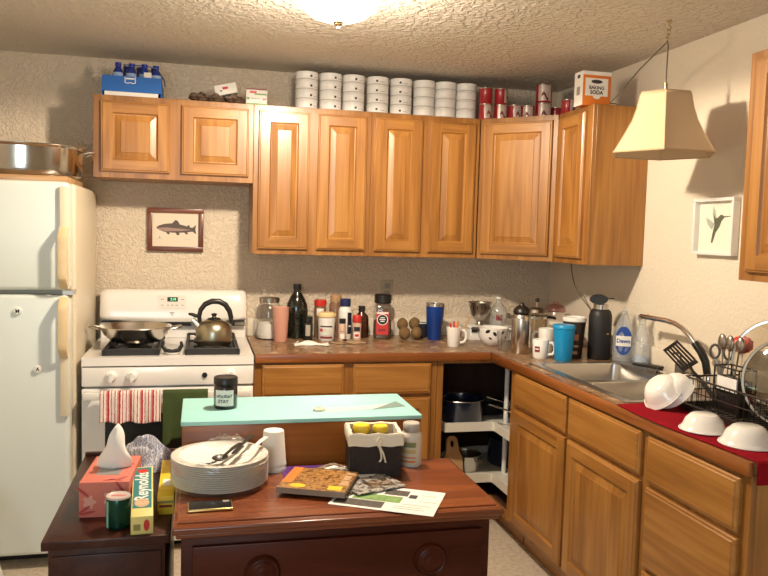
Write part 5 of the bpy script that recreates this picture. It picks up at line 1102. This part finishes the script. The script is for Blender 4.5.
lb = label_patch(B(), .040, .066, .012, .066, -.12, e=.0006).build('label', M['paper'], t)
f1 = wrap(.040, 0, -.12, .0014)
b = B(); b.text('HOLIDAY', .0128, lambda x, y: f1(x, y+.045+.001*math.sin(x*300)), bold=.0004); b.text('STAY', .0150, lambda x, y: f1(x-.003, y+.028), bold=.0004); b.build('lettering', M['charcoal'], lb)

# ---------------------------------------------------------------- on the dresser
Z7 = DZ+.0004
pt = thing('foam_plate', 'x', 'plate', (-2.026, -1.985, Z7), 0, 'white disposable plates in the wrapped stack')
B().lathe([(0,.0008),(.095,.0008),(.108,.0045),(.122,.0112),(.139,.0129),(.142,.0122),(.1422,.0132),(.139,.0143),(.121,.0128),(.106,.0062),(.094,.0026),(0,.0026)], n=64).build('plate_body', M['foam'], pt, ang=60)
NP = 13; PS = .0062
pt['label'] = 'white disposable plate inside the plastic-wrapped stack on the dresser'
for k in range(1, NP): 
    q = dup(pt, (-2.026+random.uniform(-.0012,.0012), -1.985+random.uniform(-.0012,.0012), Z7+PS*k))
    if k == NP-1: q['label'] = 'topmost white plate of the wrapped stack, under the plastic cutlery'
zt7 = Z7+PS*(NP-1)
t = B().lathe([(.1445,.003),(.1450,.02),(.1447,.05),(.1450,zt7-Z7+.012),(.1436,zt7-Z7+.0152),(.132,zt7-Z7+.0156),(.12,zt7-Z7+.0150)], n=72).build('plastic_wrap', M['film'], at=(-2.026,-1.985,Z7)); tag(t, 'clear plastic film around the stack of white plates', 'wrap')
b = B(); 
for a0, r_, h_ in ((1.1,.10,.022),(1.35,.115,.026),(1.6,.105,.018)):
    b.surf(lambda u, v: ((r_+.03*v)*math.cos(a0+(u-.5)*.5)+.004*math.sin(u*13+a0), (r_+.03*v)*math.sin(a0+(u-.5)*.5), zt7-Z7+.016+h_*math.sin(PI*v)*(.6+.4*math.sin(u*11+a0*5)**2)), 16, 6)
t2 = b.build('wrap_fold', M['film'], t, ang=25)
zc7 = zt7+.0165
def cutlery(kind, tip, end, m, label, dz=0):
    T, E_ = Vector((*tip, 0)), Vector((*end, 0)); d = (E_-T); L_ = min(d.length, .17); d.normalize(); rz = math.atan2(d.y, d.x)
    t = thing('plastic_'+kind, label, kind, (T.x, T.y, zc7+dz), rz, 'plastic cutlery on the wrapped plates')
    b = B(); s_ = .045 if kind != 'knife' else .07
    b.tube([(s_,0,.004),(s_+.025,0,.007),(L_*.75,0,.009),(L_,0,.008)], [.0035,.0045,.006,.0055], 8, flat=.45); b.build('handle', m, t)
    h = B()
    if kind == 'fork':
        h.box(.020,.047,-.010,.010,.0025,.0045)
        for k in range(4): w = -.0095+.0053*k; h.box(0,.022,w,w+.003,.0025,.0045)
        h.build('tines', m, t, bev=.0008, seg=1)
    elif kind == 'spoon':
        h.surf(lambda u, v: (.025+.027*math.cos(2*PI*u)*v, .017*math.sin(2*PI*u)*v, .001+.008*v*v), 24, 6); h.build('spoon_bowl', m, t, solid=.001)
    else: h.prism([(0,.002),(.008,-.009),(.075,-.008),(.075,.006)], .003, .005); h.build('blade', m, t)
    t.scale = (1.08, 1.3, 1.2); return t
cutlery('spoon', (-2.040,-2.095), (-1.950,-1.895), M['black'], 'black plastic spoon on the wrapped plates')
cutlery('fork', (-2.090,-2.115), (-1.995,-1.950), M['white'], 'white plastic fork nearest the front of the plates', .0005)
cutlery('fork', (-1.958,-2.085), (-1.872,-1.885), M['white'], 'white plastic fork on the right side of the plates', .0130)
cutlery('knife', (-1.995,-2.060), (-1.918,-1.870), M['black'], 'black plastic knife between the spoon and the right fork', .0125)
b = B(); 
for i, (x, y, l_) in enumerate([(-.062,-.078,.016),(-.040,-.071,.020),(-.018,-.060,.012),(-.002,-.040,.014),(.008,-.028,.010)]):
    x *= 1.05; y *= .86; l_ *= 1.2
    b.prism([(x-l_*.5,y-.006),(x+l_*.5,y-.003),(x+l_*.5,y+.006),(x-l_*.5,y+.004)], zt7-Z7+.0030, zt7-Z7+.0034)
pr_ = b.build('printed_mark', M['royal'], t)
# foam cups
cp = thing('foam_cup', 'white foam cup turned upside down beside the plates, the lower of two', 'cup', (-1.858, -1.885, Z7), 0, 'white foam cups')
B().lathe([(.0385,0),(.0415,0),(.042,.004),(.0405,.007),(.0325,.108),(.031,.1105),(0,.1105),(0,.1085),(.030,.1085),(.0385,.004)], n=40).build('cup_body', M['foam'], cp, ang=50)
dup(cp, (-1.858, -1.885, Z7+.0165), 0, 'white foam cup turned upside down beside the plates, the upper of two')
t = thing('mobile_phone', 'black phone with a gold edge lying in front of the plates', 'phone', (-2.057, -2.195, Z7), .02)
B().box(-.060,.060,-.034,.034,0,.008).build('phone_case', M['gold'], t, bev=.003, seg=3); B().box(-.0565,.0565,-.0308,.0308,.0078,.0088).build('screen', M['black_gloss'], t, bev=.0003); B().box(.034,.052,.012,.026,.0089,.0096).build('camera_bump', M['grey'], t)
# basket
t = thing('storage_basket', 'dark square basket with a white cloth liner tied in a bow', 'basket', (-1.546, -1.938, Z7), -.10)
BX, BYY, BH = .081, .072, .138
b = B(); b.box(-BX,BX,-BYY,-BYY+.006,0,BH-.012); b.box(-BX,BX,BYY-.006,BYY,0,BH-.012); b.box(-BX,-BX+.006,-BYY+.006,BYY-.006,0,BH-.012); b.box(BX-.006,BX,-BYY+.006,BYY-.006,0,BH-.012); b.box(-BX+.006,BX-.006,-BYY+.006,BYY-.006,0,.006)
b.build('basket_body', M['wicker'], t, flat=True)
def lin(r_): 
    n = 64; b = B(); ring = []
    for off, z in ((.004,BH-.040),(.0055,BH-.030),(.005,BH-.006),(.001,BH),(-.008,BH-.002),(-.009,BH-.020),(-.010,BH-.060)):
        R_ = []
        for i in range(n):
            s_ = i/n*4; k = int(s_); f_ = s_-k; w_ = .0012*math.sin(i*1.9+z*90)
            X_, Y_ = BX+off+w_, BYY+off+w_
            c_ = [(-X_,-Y_),(X_,-Y_),(X_,Y_),(-X_,Y_)]; p, q = c_[k], c_[(k+1)%4]
            R_.append((p[0]+(q[0]-p[0])*f_, p[1]+(q[1]-p[1])*f_, z+.0018*math.sin(i*.9)))
        ring.append(R_)
    return loft(ring, False)
lin(0).build('cloth_liner', M['linen'], t, ang=60)
b = B(); yb_ = -BYY-.009
b.tube([(.018+.017*math.sin(a*PI/8)*(1 if a <= 8 else -1)*.5-.010, yb_-.003, BH-.036-.050*math.sin(a*PI/16)) for a in range(17)], .0028, 6)
b.tube([(.008,yb_-.003,BH-.036),(.016,yb_-.005,BH-.020),(.008,yb_-.006,BH-.008),(.000,yb_-.005,BH-.020),(.008,yb_-.003,BH-.036)], .0028, 6)
b.tube([(.010,yb_-.003,BH-.036),(.022,yb_-.005,BH-.060),(.030,yb_-.004,BH-.088)], .0028, 6); b.ell((.009,yb_-.003,BH-.036), .006,.005,.006, 10, 6)
b.build('bow', M['linen'], t)
for i, (x, y, z, l) in enumerate([(-1.582,-1.922,Z7+.016,'dark jar with a yellow lid at the left inside the basket'),(-1.520,-1.925,Z7+.016,'dark jar with a yellow lid at the right inside the basket')]):
    q = thing('condiment_jar', l, 'jar', (x, y, z), 0, 'yellow-lidded jars in the basket')
    B().lathe([(0,0),(.025,0),(.028,.003),(.028,.092),(.023,.105),(0,.105)], n=28).build('jar_body', M['darkglass'], q, ang=45)
    B().lathe([(0,.1055),(.024,.1055),(.025,.108),(.025,.122),(.022,.126),(.012,.124),(0,.124)] if i else [(0,.1055),(.027,.1055),(.028,.108),(.028,.126),(.025,.130),(.014,.128),(0,.128)], n=28).build('lid', M['yellow'], q, ang=45)
t = thing('supplement_bottle', 'white supplement bottle with grey lid beside the basket', 'bottle', (-1.408, -1.898, Z7), face(-1.4,-1.9))
B().lathe([(0,0),(.034,0),(.036,.004),(.036,.095),(.032,.108),(.024,.114),(0,.114)], n=36).build('bottle_body', M['offwhite'], t, ang=45)
B().lathe([(0,.1145),(.027,.1145),(.0285,.117),(.028,.138),(.025,.141),(.018,.140),(0,.140)], n=32).build('lid', M['lidgrey'], t, ang=45)
lb = label_patch(B(), .036, .058, .010, .088, -.25, e=.0006).build('label', M['labelcream'], t)
for z0, z1, m in ((.066,.082,'sagegreen'),(.030,.034,'orange'),(.016,.022,'orange'),(.046,.058,'labelyel')): label_patch(B(), .036, .050, z0, z1, -.25, e=.0014).build('label_band', M[m], lb)
# papers
def sheet(name, label, cat, c_, w_, h_, rz, z, m, th=.0015):
    t = thing(name, label, cat, (*c_, z), rz); s_ = B().box(-w_/2,w_/2,-h_/2,h_/2,0,th).build('page', M[m], t); return t
t = sheet('folder', 'purple folder lying half under the magazines', 'folder', (-1.745,-1.925), .175, .115, -.02, Z7, 'purple', .0018)
def patch(par, x0, x1, y0, y1, z, m, name): B().box(x0,x1,y0,y1,z,z+.0004).build(name, M[m], par)
t = sheet('flyer', 'white printed flyer overhanging the front edge of the dresser', 'flyer', (-1.559,-2.205), .30, .195, -.49, Z7+.0004, 'paper', .0012)
for x0,x1,y0,y1,m in [(-.14,.0,-.085,-.035,'photo_d'),(-.10,.04,-.03,.02,'photo_g'),(-.02,.05,.03,.075,'photo_d'),(.055,.078,.018,.048,'charcoal'),(.03,.12,-.07,-.067,'grey'),(.03,.11,-.055,-.052,'grey'),(.09,.14,.0,.003,'grey'),(.05,.13,-.035,-.032,'grey'),(.09,.13,.05,.053,'photo_g')]:
    patch(t, x0,x1,y0,y1,.0012,m,'print')
t = sheet('magazine', 'dark picture magazine fanned out under the book', 'magazine', (-1.665,-2.015), .19, .25, .62, Z7+.0024, 'photo_m', .003)
for x0,x1,y0,y1,m in [(-.08,-.02,-.11,-.06,'paper'),(.02,.08,-.10,-.05,'photo_c'),(-.07,-.01,.02,.07,'photo_c'),(.03,.075,.05,.10,'paper'),(.02,.07,-.02,.03,'photo_d')]: patch(t, x0,x1,y0,y1,.003,m,'print')
t = sheet('magazine', 'glossy black and white picture magazine between book and flyer', 'magazine', (-1.605,-2.035), .17, .25, .35, Z7+.0062, 'photo_c', .003)
for x0,x1,y0,y1,m in [(-.02,.06,-.10,-.04,'photo_m'),(.0,.06,.0,.06,'paper'),(-.05,.0,.03,.09,'photo_d')]: patch(t, x0,x1,y0,y1,.003,m,'print')
t = thing('book', 'thick paperback with brown picture cover and orange strip on the magazines', 'book', (-1.742, -2.082, Z7+.0098), -.405)
B().box(-.098,.098,-.0925,.0925,.0012,.0155).build('pages', M['pagegrey'], t); cv = B().box(-.101,.101,-.095,.095,.0156,.0168).build('cover', M['photo_b'], t); B().box(-.101,.101,-.095,.095,0,.0011).build('back_cover', M['bookgrey'], t)
B().box(-.101,.101,-.0962,-.0951,0,.0168).build('spine', M['bookgrey'], t)
patch(cv, -.101,-.070,-.05,.095,.0169,'orangebox','cover_strip'); patch(cv, .045,.085,-.085,-.050,.0169,'yellow','cover_badge')
B().prism([(-.045+.024*math.cos(a*PI/12), -.068+.016*math.sin(a*PI/12)) for a in range(24)], .0169, .0174).build('cover_badge', M['yellow'], cv)
for x0,x1,y0,y1 in [(.070,.095,-.04,.0),(.070,.092,.01,.05),(.072,.095,.06,.09)]: patch(cv, x0,x1,y0,y1,.0169,'tan','cover_mark')

# ---------------------------------------------------------------- on the low cabinet
Z6 = .6804
t = thing('tissue_box', 'coral pink tissue box with a tissue pulled up on the low cabinet', 'tissue box', (-2.342, -1.905, Z6), -.06)
bx_ = B().box(-.068,.068,-.128,.128,0,.102).build('carton', M['coral'], t, bev=.0015)
B().prism([(-.036+.0,-.06),(.03,-.066),(.034,.05),(-.030,.06)], .1021, .1026).build('opening_film', M['filmgrey'], bx_)
for (cx, cz, r_) in ((.020,.055,.020),(-.040,.045,.016)):
    B().add([(cx+r_*(1+.25*math.cos(5*a))*math.cos(a), -.1286, cz+r_*(1+.25*math.cos(5*a))*math.sin(a)) for a in [2*PI*i/40 for i in range(40)]], [tuple(range(40))]).build('flower_print', M['coral_l'], bx_)
for (cx, cz, tw) in ((-.055,.022,.6),(-.045,.014,.2),(.045,.085,2.2),(-.058,.075,-.7)):
    B().add([(cx+(.022*math.cos(a))*math.cos(tw)-(.004*math.sin(a))*math.sin(tw), -.1288, cz+(.022*math.cos(a))*math.sin(tw)+(.004*math.sin(a))*math.cos(tw)) for a in [2*PI*i/16 for i in range(16)]], [tuple(range(16))]).build('leaf_print', M['coral_d'], bx_)
for (cx, cy, tw) in ((.012,-.108,.5),(.030,-.112,-.3),(.045,-.095,.9),(.05,.03,1.2)):
    B().add([(cx+(.02*math.cos(a))*math.cos(tw)-(.005*math.sin(a))*math.sin(tw), cy+(.02*math.cos(a))*math.sin(tw)+(.005*math.sin(a))*math.cos(tw), .1023) for a in [2*PI*i/16 for i in range(16)]], [tuple(range(16))]).build('leaf_print', M['coral_d'], bx_)
def tissue(u, v):
    w_ = (.046*(1-v)**.75+.003)*(1+.12*math.sin(v*9)); a = (u-.5)*2.5*PI*.8
    return (.004+w_*math.sin(a)*1.05+.012*v, .0-w_*.35*math.cos(a*1.6)+.01*math.sin(v*5+u*4), .1028+.135*v-.02*abs(u-.5)*v)
B().surf(tissue, 40, 20).build('tissue', M['tissue'], t, solid=.0006, ang=40)
t = thing('drink_can', 'short dark green can in front of the tissue box', 'can', (-2.303, -2.113, Z6), -.2)
B().lathe([(0,.003),(.026,0),(.031,.004),(.0325,.010),(.0325,.078),(.030,.085)], n=40).build('can_body', M['greencan'], t, ang=45)
B().lathe([(.030,.0852),(.0325,.085),(.033,.088),(.0315,.0905),(.029,.088),(0,.087)], n=40).build('can_lid', M['palelid'], t, ang=45)
b = B(); b.prism([(-.02,-.004),(.018,.002),(.020,.012),(-.018,.008)], .0872, .0880); b.build('lid_print', M['pinkprint'], t)
label_patch(B(), .0325, .010, .006, .080, -.75, e=.0005).build('label_strip', M['mint'], t)
def wrapbox(name, label, x, y, rz, tilt, w_, h_, L_, m, z=Z6):
    t = thing(name, label, 'box', (x, y, z), rz); t.rotation_euler[0] = tilt
    return t, B().box(-w_/2,w_/2,0,L_,0,h_).build('carton', M[m], t, bev=.001)
t, c_ = wrapbox('wrap_box', 'long teal and yellow food wrap box leaning on the low cabinet', -2.236, -2.178, .06, .115, .058, .052, .325, 'paleyellow')
B().box(-.0255,.0245,.050,.318,.0522,.0527).build('teal_panel', M['tealprint'], c_)
b = B(); b.text('Reynolds', .052, lambda x, y: (-y-.001, .190+x, .0529), bold=.0012); b.build('lettering', M['paper'], c_)
B().prism([(.016*math.cos(a*PI/8), .292+.014*math.sin(a*PI/8)) for a in range(16)], .0528, .0533).build('red_badge', M['red'], c_)
B().prism([(.020*math.cos(a*PI/8)-.001, .080+.026*math.sin(a*PI/8)) for a in range(16)], .0528, .0533).build('food_picture', M['bread'], c_)
b = B()
for k in range(16): pass
B().add([(.012+.008*math.cos(a*PI/8), -.0006, .026+.017*math.sin(a*PI/8)) for a in range(16)], [tuple(range(16))]).build('end_badge', M['red'], c_)
B().box(-.022,-.004,-.0008,-.0003,.012,.030).build('end_print', M['olive'], c_)
t, c_ = wrapbox('wrap_box', 'yellow food wrap box between the teal one and the dresser', -2.1805, -2.040, .0, .06, .046, .055, .30, 'yellowcard')
B().box(-.0235,.0235,-.0006,-.0002,.034,.042).build('end_print', M['olive'], c_); B().box(-.018,.018,-.0006,-.0002,.022,.029).build('end_print', M['darkred'], c_)
B().box(-.020,.020,.05,.24,.0552,.0556).build('top_print', M['yellow'], c_); B().box(-.012,.014,.08,.13,.0557,.0560).build('top_mark', M['paper'], c_)
def lump(u, v):
    a, r_ = 2*PI*u, v; f = 1+.10*math.sin(3*a+1)+.06*math.sin(7*a)
    h = .105*(1-r_**2.6)*(.80+.20*math.cos(a-2.3))+.012*math.sin(a*4+r_*6)*r_*(1-r_)*3+.010*math.sin(a*2+r_*11)*(1-r_)*r_*4
    return (.105*r_*f*math.cos(a), .085*r_*f*math.sin(a), max(.001, h))
t = B().surf(lump, 64, 24).build('dish_cloth', M['bluecloth'], at=(-2.262, -1.570, Z6), ang=80); tag(t, 'blue and white patterned cloth bunched up behind the tissue box', 'cloth')
# stool at the left picture edge
t = thing('step_stool', 'pale plastic stool leg showing at the lower left corner', 'stool', (-2.95, -1.20, 0))
B().lathe([(0,.402),(.085,.402),(.092,.408),(.092,.424),(.085,.432),(0,.432)], n=36).build('seat', M['stoolw'], t)
for a in (.0, PI/2, PI, 3*PI/2):
    q = a-.12; B().tube([(.072*math.cos(q),.072*math.sin(q),.4015),(.175*math.cos(q),.175*math.sin(q),0)], [.016,.013], 10).build('leg', M['stoolw'], t)
